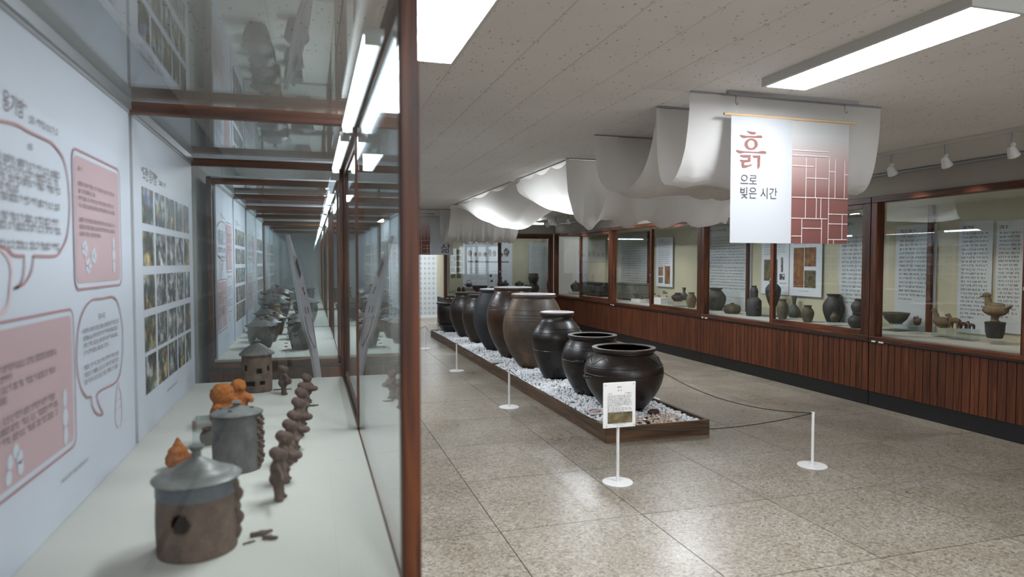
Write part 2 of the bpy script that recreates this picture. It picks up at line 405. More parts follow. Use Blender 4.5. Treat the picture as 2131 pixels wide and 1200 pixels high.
SCR = bpy.data.scenes.new('scratch')
def evaluated_mesh(o):
    SCR.collection.objects.link(o)
    with bpy.context.temp_override(scene=SCR, view_layer=SCR.view_layers[0]):
        dg = bpy.context.evaluated_depsgraph_get()
        return bpy.data.meshes.new_from_object(o.evaluated_get(dg))
def blob(parts, voxel, name, rough=0.0, fr=30):
    """closed lumpy mesh: union of ellipsoids (centre, radii[, rot]) and capsules (p0, p1, r0, r1)"""
    bm = bmesh.new()
    for q in parts:
        if len(q) == 4:
            p0, p1, r0, r1 = Vector(q[0]), Vector(q[1]), q[2], q[3]
            n = max(3, int((p1 - p0).length / (min(r0, r1) * .6)) + 1)
            for i in range(n):
                t = i / (n - 1)
                bmesh.ops.create_icosphere(bm, subdivisions=2, radius=r0 + (r1 - r0) * t, matrix=Matrix.Translation(p0.lerp(p1, t)))
        else:
            mt = Matrix.Translation(q[0])
            if len(q) == 3 and q[2]: mt = mt @ q[2].to_4x4()
            mt = mt @ Matrix.Diagonal((*q[1], 1))
            bmesh.ops.create_icosphere(bm, subdivisions=3, radius=1, matrix=mt)
    me = bpy.data.meshes.new('tmp'); bm.to_mesh(me); bm.free()
    o = bpy.data.objects.new('tmp', me)
    r = o.modifiers.new('r', 'REMESH'); r.mode = 'VOXEL'; r.voxel_size = voxel
    sm = o.modifiers.new('s', 'SMOOTH'); sm.iterations = 3; sm.factor = .5
    out = evaluated_mesh(o); out.name = name
    bpy.data.objects.remove(o); bpy.data.meshes.remove(me)
    if rough:
        for v in out.vertices: v.co += v.normal * noise.noise(v.co * fr) * rough
    out.polygons.foreach_set('use_smooth', [True] * len(out.polygons))
    return out
def RX(a): return Matrix.Rotation(a, 3, 'X')
def RY(a): return Matrix.Rotation(a, 3, 'Y')

# ---------------------------------------------------------------- flat print
class Print:
    """flat printed shapes on a plane: O origin, U right, V up (as the reader sees it)"""
    def __init__(s, O, U, V, parent=None):
        s.O, s.U, s.V = Vector(O), Vector(U), Vector(V); s.N = s.U.cross(s.V); s.par = parent; s.k = 1
    def pt(s, u, v, k=None): return s.O + s.U * u + s.V * v + s.N * (.0011 * (k or s.k))
    def uv(s, p): d = Vector(p) - s.O; return (d.dot(s.U), d.dot(s.V))
    def obj(s, name, polys, mat, k=1, label=None):
        v = []; f = []
        for q in polys:
            n = len(v); v += [s.pt(a, b, k) for a, b in q]; f.append(tuple(range(n, n + len(q))))
        base = wloc(s.par)
        me = bpy.data.meshes.new(name); me.from_pydata([tuple(p - base) for p in v], [], f); me.update()
        o = put(name, me, mat, s.par)
        if label: o['label'] = label
        return o
    def text(s, name, body, u, v, h, mat, k=1, width=None, bold=0):
        c = bpy.data.curves.new('t', 'FONT'); c.body = body; c.size = 1; c.offset = bold
        o = bpy.data.objects.new('t', c)
        me = evaluated_mesh(o)
        bpy.data.objects.remove(o)
        co = [p.co.copy() for p in me.vertices]
        y0 = min(p.y for p in co); y1 = max(p.y for p in co); x0 = min(p.x for p in co); x1 = max(p.x for p in co)
        sy = h / (y1 - y0); sx = (width / (x1 - x0)) if width else sy
        base = wloc(s.par)
        for p, q in zip(me.vertices, co): p.co = s.pt(u + (q.x - x0) * sx, v + (q.y - y0) * sy, k) - base
        me.name = name
        return put(name, me, mat, s.par)

def rrect(u0, v0, u1, v1, r, n=6):
    pts = []
    for cx, cy, a0 in ((u1 - r, v1 - r, 0), (u0 + r, v1 - r, 90), (u0 + r, v0 + r, 180), (u1 - r, v0 + r, 270)):
        for i in range(n + 1):
            a = math.radians(a0 + 90 * i / n); pts.append((cx + r * math.cos(a), cy + r * math.sin(a)))
    return pts
def stroke(pts, w, closed=False):
    out = []; n = len(pts)
    nor = []
    for i in range(n):
        a = pts[(i - 1) % n] if closed or i else pts[i]; b = pts[(i + 1) % n] if closed or i < n - 1 else pts[i]
        d = Vector((b[0] - a[0], b[1] - a[1])); d = d.normalized() if d.length else Vector((1, 0))
        nor.append(Vector((-d.y, d.x)) * (w / 2))
    for i in range(n if closed else n - 1):
        j = (i + 1) % n
        p, q = Vector(pts[i]), Vector(pts[j])
        out.append([tuple(p - nor[i]), tuple(q - nor[j]), tuple(q + nor[j]), tuple(p + nor[i])])
    return out
def smooth_loop(pts, n=5, closed=True):
    out = []; m = len(pts)
    for i in range(m if closed else m - 1):
        p0, p1, p2, p3 = [Vector(pts[(i + d) % m]) if closed else Vector(pts[max(0, min(m - 1, i + d))]) for d in (-1, 0, 1, 2)]
        for k in range(n):
            t = k / n
            out.append(tuple(.5 * ((2 * p1) + (-p0 + p2) * t + (2 * p0 - 5 * p1 + 4 * p2 - p3) * t * t + (-p0 + 3 * p1 - 3 * p2 + p3) * t ** 3)))
    if not closed: out.append(tuple(pts[-1]))
    return out
def ell(cu, cv, ru, rv, n=20): return [(cu + ru * math.cos(2 * PI * i / n), cv + rv * math.sin(2 * PI * i / n)) for i in range(n)]
def ring(cu, cv, ru, rv, iu, iv, n=28):
    a = ell(cu, cv, ru, rv, n); b = ell(cu, cv, iu, iv, n)
    return [[a[i], a[(i + 1) % n], b[(i + 1) % n], b[i]] for i in range(n)]
def textline(u0, u1, v, h, rnd):
    """one illegible line of small print: little strokes in word groups"""
    out = []; x = u0
    while x < u1 - h * .5:
        for _ in range(rnd.randint(2, 4)):
            if x > u1 - h * .6: break
            cw = h * .82; t = h * .16
            k = rnd.random()
            out.append([(x, v + h * .62), (x + cw * .6, v + h * .62), (x + cw * .6, v + h * .62 + t), (x, v + h * .62 + t)])
            if k < .7: out.append([(x + cw * .72, v + h * .1), (x + cw * .72 + t, v + h * .1), (x + cw * .72 + t, v + h), (x + cw * .72, v + h)])
            if k > .25: out.append([(x + h * .05, v), (x + cw * .7, v), (x + cw * .7, v + t), (x + h * .05, v + t)])
            if k > .5: out.append([(x + h * .1, v), (x + h * .1 + t, v), (x + h * .1 + t, v + h * .6), (x + h * .1, v + h * .6)])
            x += cw * 1.08
        x += h * .5
    return out
def paragraph(u0, u1, v1, v0, n, h, seed=1, gaps=(), short=()):
    rnd = random.Random(seed); out = []
    for i in range(n):
        if i in gaps: continue
        v = v1 - (v1 - v0) * i / max(1, n - 1) - h
        e = u1 - (u1 - u0) * (rnd.uniform(.3, .6) if i in short else rnd.uniform(0, .06))
        out += textline(u0, e, v, h, rnd)
    return out

# ================================================================ the room
XL, XR, YB, YF, ZC = -.80, 6.62, -4.0, 18.3, 2.55
TS = .88                                              # floor tile pitch
floor = bx('floor', (XL, XR, YB, YF, -.12, -.004), M['grout']); tag(floor, 'speckled terrazzo floor with thin dark joints', kind='structure')
tx0, ty0 = 1.0 - 2 * TS - .001, 3.52 - 6 * TS
tm = {}
nx = 0
i = 0
x = tx0 - TS
while x < XR:
    y = ty0 - 3 * TS
    while y < YF:
        a0, a1 = max(x, XL), min(x + TS, XR - 1.0 if x > 5 else XR); b0, b1 = max(y, YB), min(y + TS, YF)
        if a1 - a0 > .05 and b1 - b0 > .05 and a0 < 5.7:
            a1 = min(a1, 5.66)
            g = .0028
            key = (round(a1 - a0, 3), round(b1 - b0, 3))
            if key not in tm:
                tm[key] = MB().box(-key[0] / 2 + g, key[0] / 2 - g, -key[1] / 2 + g, key[1] / 2 - g, -.004, 0).mesh('tile')
            o = put('tile', tm[key], M['terrazzo'], floor)
            o.location = Vector(((a0 + a1) / 2, (b0 + b1) / 2, 0)) - Vector(floor.location)
        y += TS
    x += TS

# ceiling: staggered 0.3 x 0.6 m boards, screws at the joints
XCE = 5.27                                            # the board ceiling ends here; a cove follows over the wall cases
ceil = bx('ceiling', (XL, XCE, YB, YF, ZC + .012, ZC + .06), M['ceil_joint']); tag(ceil, 'grey pin-holed acoustic board ceiling', kind='structure')
cw, cl = .3005, .604
bm_ = MB(); cells = []
xi = 0
x = 1.04 - cw * 8
while x < XCE:
    y = 2.735 - cl * 12 + (cl / 2 if xi % 2 else 0)
    while y < YF:
        a0, a1, b0, b1 = max(x, XL), min(x + cw, XCE), max(y, YB), min(y + cl, YF)
        if a1 - a0 > .03 and b1 - b0 > .03: cells.append((a0, a1, b0, b1))
        y += cl
    x += cw; xi += 1
def in_view(c):
    cx, cy = (c[0] + c[1]) / 2, (c[2] + c[3]) / 2
    q = ROT.transposed() @ (Vector((cx, cy, ZC)) - Vector((0, 0, EYE)))
    if q.z > -.3: return 1e9
    px, py = 1065.5 + FPX * q.x / -q.z, 600 - FPX * q.y / -q.z
    if px < 780 or px > 2250 or py < -120: return 1e9
    return -q.z
cells.sort(key=in_view)
g = .0009
tm = {}
rest = MB()
for n_, (a0, a1, b0, b1) in enumerate(cells):
    if n_ < 300:
        key = (round(a1 - a0, 3), round(b1 - b0, 3))
        if key not in tm: tm[key] = MB().box(-key[0] / 2 + g, key[0] / 2 - g, -key[1] / 2 + g, key[1] / 2 - g, 0, .012).mesh('ceiling_board')
        o = put('ceiling_board', tm[key], M['ceiling'], ceil)
        o.location = Vector(((a0 + a1) / 2, (b0 + b1) / 2, ZC)) - Vector(ceil.location)
    else:
        rest.box(a0 + g, a1 - g, b0 + g, b1 - g, ZC, ZC + .012)
o = rest.build('ceiling_boards', M['ceiling'], ceil, loc=tuple(-Vector(ceil.location))); o['kind'] = 'stuff'
scr = MB(); rr = random.Random(3)
for (a0, a1, b0, b1) in cells:
    for yy in (b0, (b0 + b1) / 2):
        for dx, dy in ((.012, .014), (.012, -.014), (-.012, .012), (-.013, -.012)):
            if rr.random() < .8:
                cx, cy = a0 + dx + rr.uniform(-.004, .004), yy + dy + rr.uniform(-.006, .006)
                r_ = rr.uniform(.0028, .0045)
                if XL < cx < XCE and YB < cy < YF:
                    scr.add([(cx + r_ * math.cos(k * PI / 3), cy + r_ * math.sin(k * PI / 3), ZC - .0012) for k in range(6)], [(5, 4, 3, 2, 1, 0)])
o = scr.build('screw_heads', M['screw'], ceil, loc=tuple(-Vector(ceil.location))); o['kind'] = 'stuff'

def struct(name, b, mat, label):
    return tag(bx(name, b, mat), label, kind='structure')
struct('wall_left', (XL - .1, XL, YB, YF, -.12, 2.9), M['wall_grey'], 'grey wall behind the lit cases')
struct('wall_right', (XR, XR + .1, YB, YF, -.12, 2.9), M['cove'], 'pale wall behind the wooden wall cases')
struct('wall_back', (XL - .1, XR + .1, YF, YF + .1, -.12, 2.9), M['wall'], 'greige end wall of the hall')
struct('wall_front_lower', (XL - .1, XR + .1, YB - .1, YB, -.12, .85), M['wall'], 'greige wall below the added windows behind the viewer')
struct('wall_front_upper', (XL - .1, XR + .1, YB - .1, YB, 2.4, 2.9), M['wall'], 'greige wall above the added windows behind the viewer')
struct('wall_front_side', (XL - .1, 1.5, YB - .1, YB, .85, 2.4), M['wall'], 'greige wall beside the added windows behind the viewer')
struct('wall_front_corner', (6.4, XR + .1, YB - .1, YB, .85, 2.4), M['wall'], 'greige wall at the corner of the added windows behind the viewer')
for k in range(3):  # unseen windows added to let fill light into the hall
    x0 = 1.5 + k * 1.6333; x1 = x0 + 1.6333
    fr = MB(); fr.box(x0, x0 + .05, YB - .09, YB - .01, .85, 2.4); fr.box(x1 - .05, x1, YB - .09, YB - .01, .85, 2.4); fr.box(x0 + .05, x1 - .05, YB - .09, YB - .01, .85, .9); fr.box(x0 + .05, x1 - .05, YB - .09, YB - .01, 2.35, 2.4)
    wi = fr.build('fill_window_%d' % (k + 1), M['white_metal']); tag(wi, ['left', 'middle', 'right'][k] + ' of three windows added for fill light behind the viewer', kind='structure')
    bx('pane', (x0 + .05, x1 - .05, YB - .055, YB - .049, .9, 2.35), M['glass'], wi)
struct('ceiling_cove', (XCE, XR, YB, YF, 2.78, 2.84), M['cove'], 'raised ceiling of the cove above the wall cases')
struct('trim_1', (XCE - .015, XCE + .02, YB, 14.98, ZC - .035, ZC + .23), M['cove'], 'pale edge trim of the board ceiling beside the cove')
struct('wall_right_upper', (5.63, 5.72, 2.0, 15.0, 2.182, 2.385), M['wall'], 'greige fascia above the wooden wall cases')
struct('wall_right_near', (5.60, 5.72, YB, 2.38, 0, 2.385), M['wall'], 'greige wall beside the last wall case')
struct('wall_back_upper', (2.90, 5.72, 15.03, 15.12, 2.182, 2.385), M['wall'], 'greige fascia above the back wall case')
o = MB().add([(XCE + .02, 2.0, 2.548), (5.63, 2.0, 2.402), (5.63, 14.9, 2.402), (XCE + .02, 14.9, 2.548), (XCE + .02, 2.0, 2.57), (5.63, 2.0, 2.424), (5.63, 14.9, 2.424), (XCE + .02, 14.9, 2.57)],
             [(0, 3, 2, 1), (4, 5, 6, 7), (0, 1, 5, 4), (1, 2, 6, 5), (2, 3, 7, 6), (3, 0, 4, 7)]).build('ceiling_soffit', M['cove'])
tag(o, 'slanting pale soffit between board ceiling and side fascia', kind='structure')
struct('trim_2', (5.585, 5.64, 2.0, 15.0, 2.385, 2.40), M['grey_metal'], 'thin grey ledge on top of the side fascia')
struct('trim_3', (2.90, 5.64, 15.0, 15.05, 2.385, 2.40), M['white_metal'], 'thin white ledge on top of the back fascia')

# ---------------------------------------------------------------- ceiling lamps
def ceiling_lamp(x0, x1, y0, y1, label, mat='diffuser'):
    t = thing('ceiling_lamp', label, 'lamp', ((x0 + x1) / 2, (y0 + y1) / 2, 2.5), 0, 'ceiling lamps')
    z = 2.5
    hs = MB()
    hs.box(x0 - .02, x0, y0 - .02, y1 + .02, z, ZC); hs.box(x1, x1 + .02, y0 - .02, y1 + .02, z, ZC)
    hs.box(x0, x1, y0 - .02, y0, z, ZC); hs.box(x0, x1, y1, y1 + .02, z, ZC); hs.box(x0, x1, y0, y1, ZC - .012, ZC)
    hs.build('housing', M['lampbody'], t, loc=tuple(-Vector(t.location)))
    hw, hl = (x1 - x0) / 2, (y1 - y0) / 2
    MB().add([(-hw, -hl, .006), (-hw, hl, .006), (hw, hl, .006), (hw, -hl, .006)], [(0, 1, 2, 3)]).build('diffuser', M[mat], t)
ceiling_lamp(.40, .69, 2.13, 3.335, 'large lit ceiling panel lamp above the glass case beside the thick post')
ceiling_lamp(2.50, 2.762, 2.02, 3.245, 'long lit ceiling panel lamp in front of the hanging banner')
ceiling_lamp(.36, .63, 10.2, 11.4, 'small far ceiling lamp seen through the case glass')
ceiling_lamp(2.95, 3.21, 6.65, 7.85, 'ceiling lamp hidden above the middle white drape', 'diffuser_dim')
ceiling_lamp(2.85, 3.11, 9.7, 10.9, 'ceiling lamp hidden above the far white drape', 'diffuser_dim')
ceiling_lamp(2.50, 2.762, -1.6, -.4, 'fill lamp added on the ceiling behind the viewer, right')  # unseen lamp added to brighten the near room
ceiling_lamp(.40, .69, -1.6, -.4, 'fill lamp added on the ceiling behind the viewer, left')  # second unseen lamp added for fill from behind
ceiling_lamp(4.40, 4.67, 6.65, 7.85, 'right fill lamp added out of sight behind the low broad drape')  # added out of sight to brighten the right of the hall
ceiling_lamp(4.40, 4.67, 10.0, 11.2, 'right far fill lamp added out of sight behind the drapes')  # added out of sight to brighten the far hall
ceiling_lamp(.37, .655, 6.3, 7.48, 'ceiling lamp seen through the sliding pane of the near case')
ceiling_lamp(2.9, 3.17, 15.9, 17.1, 'ceiling lamp over the end of the hall')
ceiling_lamp(1.6, 1.87, 15.6, 16.8, 'ceiling lamp before the patterned backdrop')

# cove tube lights over the back case
for a, b, l in (((4.56, 15.075, 2.43), (5.36, 15.075, 2.43), 'white tube light lying along the back fascia'),
                (tuple(P(1097, 462, Y=15.9)), tuple(P(1134, 454, Y=15.3)), 'white tube light slanting in the corner of the cove')):
    t = thing('tube_light', l, 'lamp', a, 0, 'cove tube lights')
    A, B = Vector(a), Vector(b)
    MB().tube([Vector((0, 0, 0)), B - A], .016, 10).build('tube', M['cove_tube'], t, smooth=True)
    MB().tube([Vector((0, 0, -.022)), B - A + Vector((0, 0, -.022))], .008, 6).build('batten', M['white_metal'], t)

# track spotlights
def spotlight(x, y, label, hanging=2.515, rz=0):
    t = thing('spotlight', label, 'spotlight', (x, y, hanging), rz, 'track spotlights')
    MB().tube([(0, 0, 0), (0, 0, -.07), (.012, 0, -.10)], .011, 8).build('stem', M['grey_metal'], t, smooth=True)
    MB().tube([(.012, 0, -.09), (-.01, 0, -.12)], .02, 8).build('joint', M['white_metal'], t, smooth=True)
    d = Vector((.5, 0, -.86)).normalized(); p = Vector((-.02, 0, -.11))
    MB().tube([p, p + d * .02, p + d * .085, p + d * .09], [.018, .03, .045, .042], 14).build('head', M['white_metal'], t, smooth=True)
    MB().tube([p + d * .09, p + d * .095], [.036, .034], 14).build('lens', M['acrylic_white'], t)
    if SPOT_W:
        lt = bpy.data.lights.new('spot_bulb', 'SPOT'); lt.energy = SPOT_W; lt.color = (1, .88, .74); lt.spot_size = math.radians(75); lt.spot_blend = .8; lt.shadow_soft_size = .03
        lo = bpy.data.objects.new('spot_bulb', lt); COL.objects.link(lo); lo.parent = t; lo.location = p + d * .11
        lo.rotation_euler = d.to_track_quat('-Z', 'Y').to_euler()
for y, l in ((5.0, 'spotlight nearest the hanging banner on the cove edge'), (4.44, 'middle spotlight of three at the upper right'), (3.87, 'spotlight at the far right edge of the picture'),
             (14.5, 'farthest spotlight before the back wall'), (13.95, 'second spotlight from the back wall'), (13.2, 'third spotlight from the back wall'), (7.95, 'spotlight half hidden behind the hanging banner'), (6.5, 'spotlight added out of sight behind the banner and drapes'), (9.4, 'spotlight added out of sight behind the low broad drape'), (10.9, 'spotlight added above the small poster, hidden by the low drape'), (12.1, 'fourth spotlight from the back wall, added behind the drape')):  # the fully hidden spots are added to light the right cases
    spotlight(5.25, y, l)
t = thing('ceiling_sensor', 'small beige ceiling sensor between the two glowing drapes', 'sensor', tuple(P(1062, 388, Z=2.55)))
MB().lathe([(.0, -.045), (.03, -.045), (.05, -.02), (.055, 0)], seg=20).build('body', M['beige_plastic'], t, smooth=True)
MB().lathe([(.0, -.05), (.015, -.05), (.018, -.045)], seg=12).build('lens', M['black'], t)

# ================================================================ wall cases on the right and at the back
def wall_case(L, label, loc, rz, sides=''):
    """front in the local x-z plane at y=0 (x from 0 to L), depth towards +y; left half slides behind, right half carries a full frame"""
    D = .90
    t = thing('display_case', label, 'display case', loc, rz, 'wooden wall cases')
    def b(name, x0, x1, y0, y1, z0, z1, mat, bev=0, par=None):
        c = Vector(((x0 + x1) / 2, (y0 + y1) / 2, (z0 + z1) / 2))
        m = MB().box(x0 - c.x, x1 - c.x, y0 - c.y, y1 - c.y, z0 - c.z, z1 - c.z)
        return m.build(name, mat, par or t, bevel=bev, loc=tuple(c))
    fx, fz = ('frame_y', 'frame_z') if abs(rz) > .1 else ('frame_x', 'frame_z')
    e = .004
    b('plinth', e, L - e, .012, D, 0, .155, M['black'])
    b('base_body', e, L - e, .022, D, .155, .672, M['seam'])
    n = max(1, round((L - 2 * e) / .0805)); pw = (L - 2 * e) / n
    pm = MB().box(-pw / 2 + .0034, pw / 2 - .0034, 0, .02, -.258, .258).mesh('plank')
    for k in range(n):
        o = put('plank', pm, M['plank'], t, (e + pw * (k + .5), .002, .413))
        m = o.modifiers.new('b', 'BEVEL'); m.width = .002; m.segments = 1
    b('ledge', e, L - e, -.012, D, .672, .69, M['black'], .003)
    b('sill', e, L - e, -.004, .10, .69, .733, M[fx], .004)
    b('top_rail', e, L - e, -.004, .10, 2.118, 2.18, M[fx], .004)
    for x0, x1 in ((e, .075), (L - .075, L - e)): b('post', x0, x1, -.002, .10, .733, 2.118, M[fz], .004)
    h = L / 2
    # rear sliding pane on the left, its meeting stile at the middle
    p = b('sliding_pane', .075, h + .01, .060, .066, .735, 2.118, M['glass'])
    b('stile', h - .035, h + .02, .050, .076, .733, 2.118, M[fz], .003)
    # front sliding door on the right
    q = b('sliding_pane', h + .03, L - .12, .026, .032, .785, 2.07, M['glass'])
    b('stile', h - .025, h + .035, .012, .045, .733, 2.118, M[fz], .003)
    b('stile', L - .125, L - .075, .012, .045, .733, 2.118, M[fz], .003)
    b('door_rail', h + .035, L - .125, .012, .045, .733, .787, M[fx], .003)
    b('door_rail', h + .035, L - .125, .012, .045, 2.066, 2.118, M[fx], .003)
    b('lock', h - .012, h + .008, .004, .014, 1.27, 1.30, M['alu'])
    b('display_floor', e, L - e, .10, D, .69, .745, M['table'])
    b('back_board', e, L - e, D - .02, D, .745, 2.18, M['cream'])
    b('roof_board', e, L - e, .10, D, 2.12, 2.18, M['cream'])
    if 'l' in sides: b('side_board', e, .02, .10, D - .02, .745, 2.12, M['cream'])
    if 'r' in sides: b('side_board', L - .02, L - e, .10, D - .02, .745, 2.12, M['cream'])
    if 'p' in sides: b('back_post', L - .06, L - e, D - .075, D - .02, .745, 2.12, M[fz], .003)
    if 't' in sides:
        d = b('light_diffuser', .35, L - .12, .14, .17, 2.075, 2.095, M['cove_tube']); d['label'] = 'lit tube under the case roof'
        b('light_housing', .34, L - .11, .13, .18, 2.095, 2.12, M['lampbody'])
    b('tag_plate', .05, .10, -.016, -.012, .676, .692, M['white_metal'])
    b('tag_plate', .14, .20, -.016, -.012, .674, .690, M['acrylic_white'])
    return t
XW = 5.6
ends = [15.0, 11.86, 8.715, 5.57, 2.43]
names = ['wooden wall case at the far corner holding dark chests', 'wooden wall case with pottery shards and small poster', 'wooden wall case behind the hanging banner with grey jars', 'nearest wooden wall case holding the duck vessel']
for k in range(4):
    wall_case(ends[k] - ends[k + 1], names[k], (XW, ends[k], 0), -PI / 2, 'p' if k < 3 else 'r')
wall_case(2.66, 'wooden wall case on the back wall holding gourd and kettle', (2.93, 15.0, 0), 0, 'lt')
XBK = XW + .87                                        # face of the back boards

# ================================================================ lit glass cases along the left wall
XB = -.69                                             # face of the printed boards
ZT = .75                                              # display table
def glass_case(Y0, Y1, X1, label, lamps, ym=None, planks_end=False):
    X0 = -.745
    t = thing('display_case', label, 'display case', ((X0 + X1) / 2, (Y0 + Y1) / 2, 0), 0, 'lit glass cases')
    ym = ym or (Y0 + Y1) / 2
    pw_ = .042
    bx('plinth', (X0 + .02, X1 - .02, Y0 + .02, Y1 - .02, 0, .155), M['black'], t)
    bx('base_body', (X0 + .02, X1 - .022, Y0 + .022, Y1 - .022, .155, .672), M['seam'], t)
    n = round((Y1 - Y0) / .0805); pw = (Y1 - Y0) / n
    pm = MB().box(-.01, .01, -pw / 2 + .0034, pw / 2 - .0034, -.258, .258).mesh('plank')
    for k in range(n):
        put('plank', pm, M['plank'], t, tuple(Vector((X1 - .012, Y0 + pw * (k + .5), .413)) - wloc(t)))
    if planks_end:
        n2 = round((X1 - X0 - .024) / .1); pw2 = (X1 - X0 - .024) / n2
        pm2 = MB().box(-pw2 / 2 + .0022, pw2 / 2 - .0022, -.01, .01, -.258, .258).mesh('plank')
        for k in range(n2):
            put('plank', pm2, M['plank'], t, tuple(Vector((X0 + pw2 * (k + .5), Y0 + .012, .413)) - wloc(t)))
    bx('ledge', (X0, X1 + .008, Y0 - .008, Y1 + .008, .672, .69), M['black'], t, .003)
    bx('sill', (X1 - .035, X1, Y0, Y1, .69, .748), M['frame_y'], t, .003)
    bx('sill', (X0, X1 - .035, Y0, Y0 + .04, .69, .735), M['frame_x'], t, .003)
    bx('sill', (X0, X1 - .035, Y1 - .04, Y1, .69, .735), M['frame_x'], t, .003)
    bx('table', (X0 + .02, X1 - .035, Y0 + .04, Y1 - .03, .70, ZT), M['table'], t)
    for a in (Y0, Y1 - pw_):
        bx('post', (X1 - pw_, X1, a, a + pw_, .69, 2.15), M['frame_z'], t, .003)
        bx('post', (X0, X0 + .036, a, a + pw_, .69, 2.15), M['frame_z'], t, .003)
        bx('top_rail', (X0 + .036, X1 - pw_, a, a + pw_ * .8, 2.095, 2.14), M['frame_x'], t, .003)
        bx('edge_strip', (X0 + .036, X1 - pw_, a - .002, a + pw_ * .8, 2.14, 2.152), M['alu'], t)
    bx('top_rail', (X1 - .04, X1, Y0 + pw_, Y1 - pw_, 2.10, 2.152), M['frame_y'], t, .003)
    bx('crossbeam', (X0 + .03, X1 - .04, ym - .02, ym + .02, 2.10, 2.148), M['frame_x'], t, .003)
    bx('back_rail', (XB - .03, XB + .012, Y0 + .04, Y1 - .04, 2.112, 2.150), M['alu'], t, .002)
    bx('back_rail', (XB - .03, XB + .004, Y0 + .04, Y1 - .04, 2.098, 2.112), M['grey_metal'], t)
    bx('back_post', (X0, XB - .022, ym - .03, ym + .03, .75, 2.10), M['frame_z'], t)
    bx('back_strip', (XB - .02, XB - .014, ym - .02, ym + .02, .80, 1.98), M['beige_plastic'], t)
    # panes
    bx('end_pane', (X0 + .036, X1 - pw_, Y0 + .014, Y0 + .02, .735, 2.095), M['glass'], t)
    bx('end_pane', (X0 + .036, X1 - pw_, Y1 - .02, Y1 - .014, .735, 2.095), M['glass'], t)
    bx('top_pane', (X0 + .01, X1 - .01, Y0 + .01, Y1 - .01, 2.153, 2.159), M['glass'], t)
    bx('sliding_pane', (X1 - .031, X1 - .026, Y0 + pw_, ym + .03, .748, 2.10), M['glass'], t)
    bx('sliding_pane', (X1 - .014, X1 - .009, ym - .03, Y1 - pw_ - .03, .79, 2.06), M['glass'], t)
    bx('stile', (X1 - .036, X1 - .021, ym - .012, ym + .03, .748, 2.10), M['frame_z'], t, .002)
    bx('stile', (X1 - .018, X1 - .003, ym - .03, ym + .012, .748, 2.10), M['frame_z'], t, .002)
    bx('stile', (X1 - .018, X1 - .003, Y1 - pw_ - .035, Y1 - pw_, .748, 2.10), M['frame_z'], t, .002)
    bx('door_rail', (X1 - .018, X1 - .003, ym + .012, Y1 - pw_ - .035, .748, .79), M['frame_y'], t, .002)
    bx('door_rail', (X1 - .018, X1 - .003, ym + .012, Y1 - pw_ - .035, 2.06, 2.10), M['frame_y'], t, .002)
    for a, b in lamps:
        prof = [(.022 * math.cos(k * PI / 4 + PI), .026 * math.sin(k * PI / 4 + PI)) for k in range(5)]
        v = []; f = []
        for yy in (a, b): v += [(X1 - .072 + p[0], yy, 2.083 + p[1]) for p in prof]
        for k in range(4): f.append((k, k + 1, k + 6, k + 5))
        o = MB().add(v, f).build('light_diffuser', M['tube' if Y0 < 5 else 'tube_far'], t, loc=tuple(-wloc(t)))
        o['label'] = 'glowing white tube light'
        h = bx('light_housing', (X1 - .094, X1 - .042, a - .012, b + .012, 2.084, 2.10), M['lampbody'], t)
        for yy in (a - .012, b + .0): bx('end_cap', (X1 - .092, X1 - .05, yy, yy + .012, 2.058, 2.084), M['lampbody'], h)
    return t
glass_case(1.46, 4.53, .232, 'near lit glass case with clay houses and figurines', [(1.77, 2.965), (3.19, 4.32)], 3.045, True)
glass_case(5.5, 8.09, .25, 'second lit glass case beyond the gap with dark lidded pots', [(5.65, 6.7), (6.85, 7.9)], 6.81, True)
glass_case(8.11, 10.95, .25, 'third lit glass case behind the lidded pots', [(8.25, 9.4), (9.6, 10.75)], 9.55)
glass_case(11.35, 14.0, .25, 'farthest lit glass case along the left wall', [(11.5, 12.5), (12.7, 13.8)], 12.7)
struct('wall_left_end', (XL, .18, 14.4, 14.5, 0, ZC), M['panel'], 'white end wall beyond the row of lit cases')

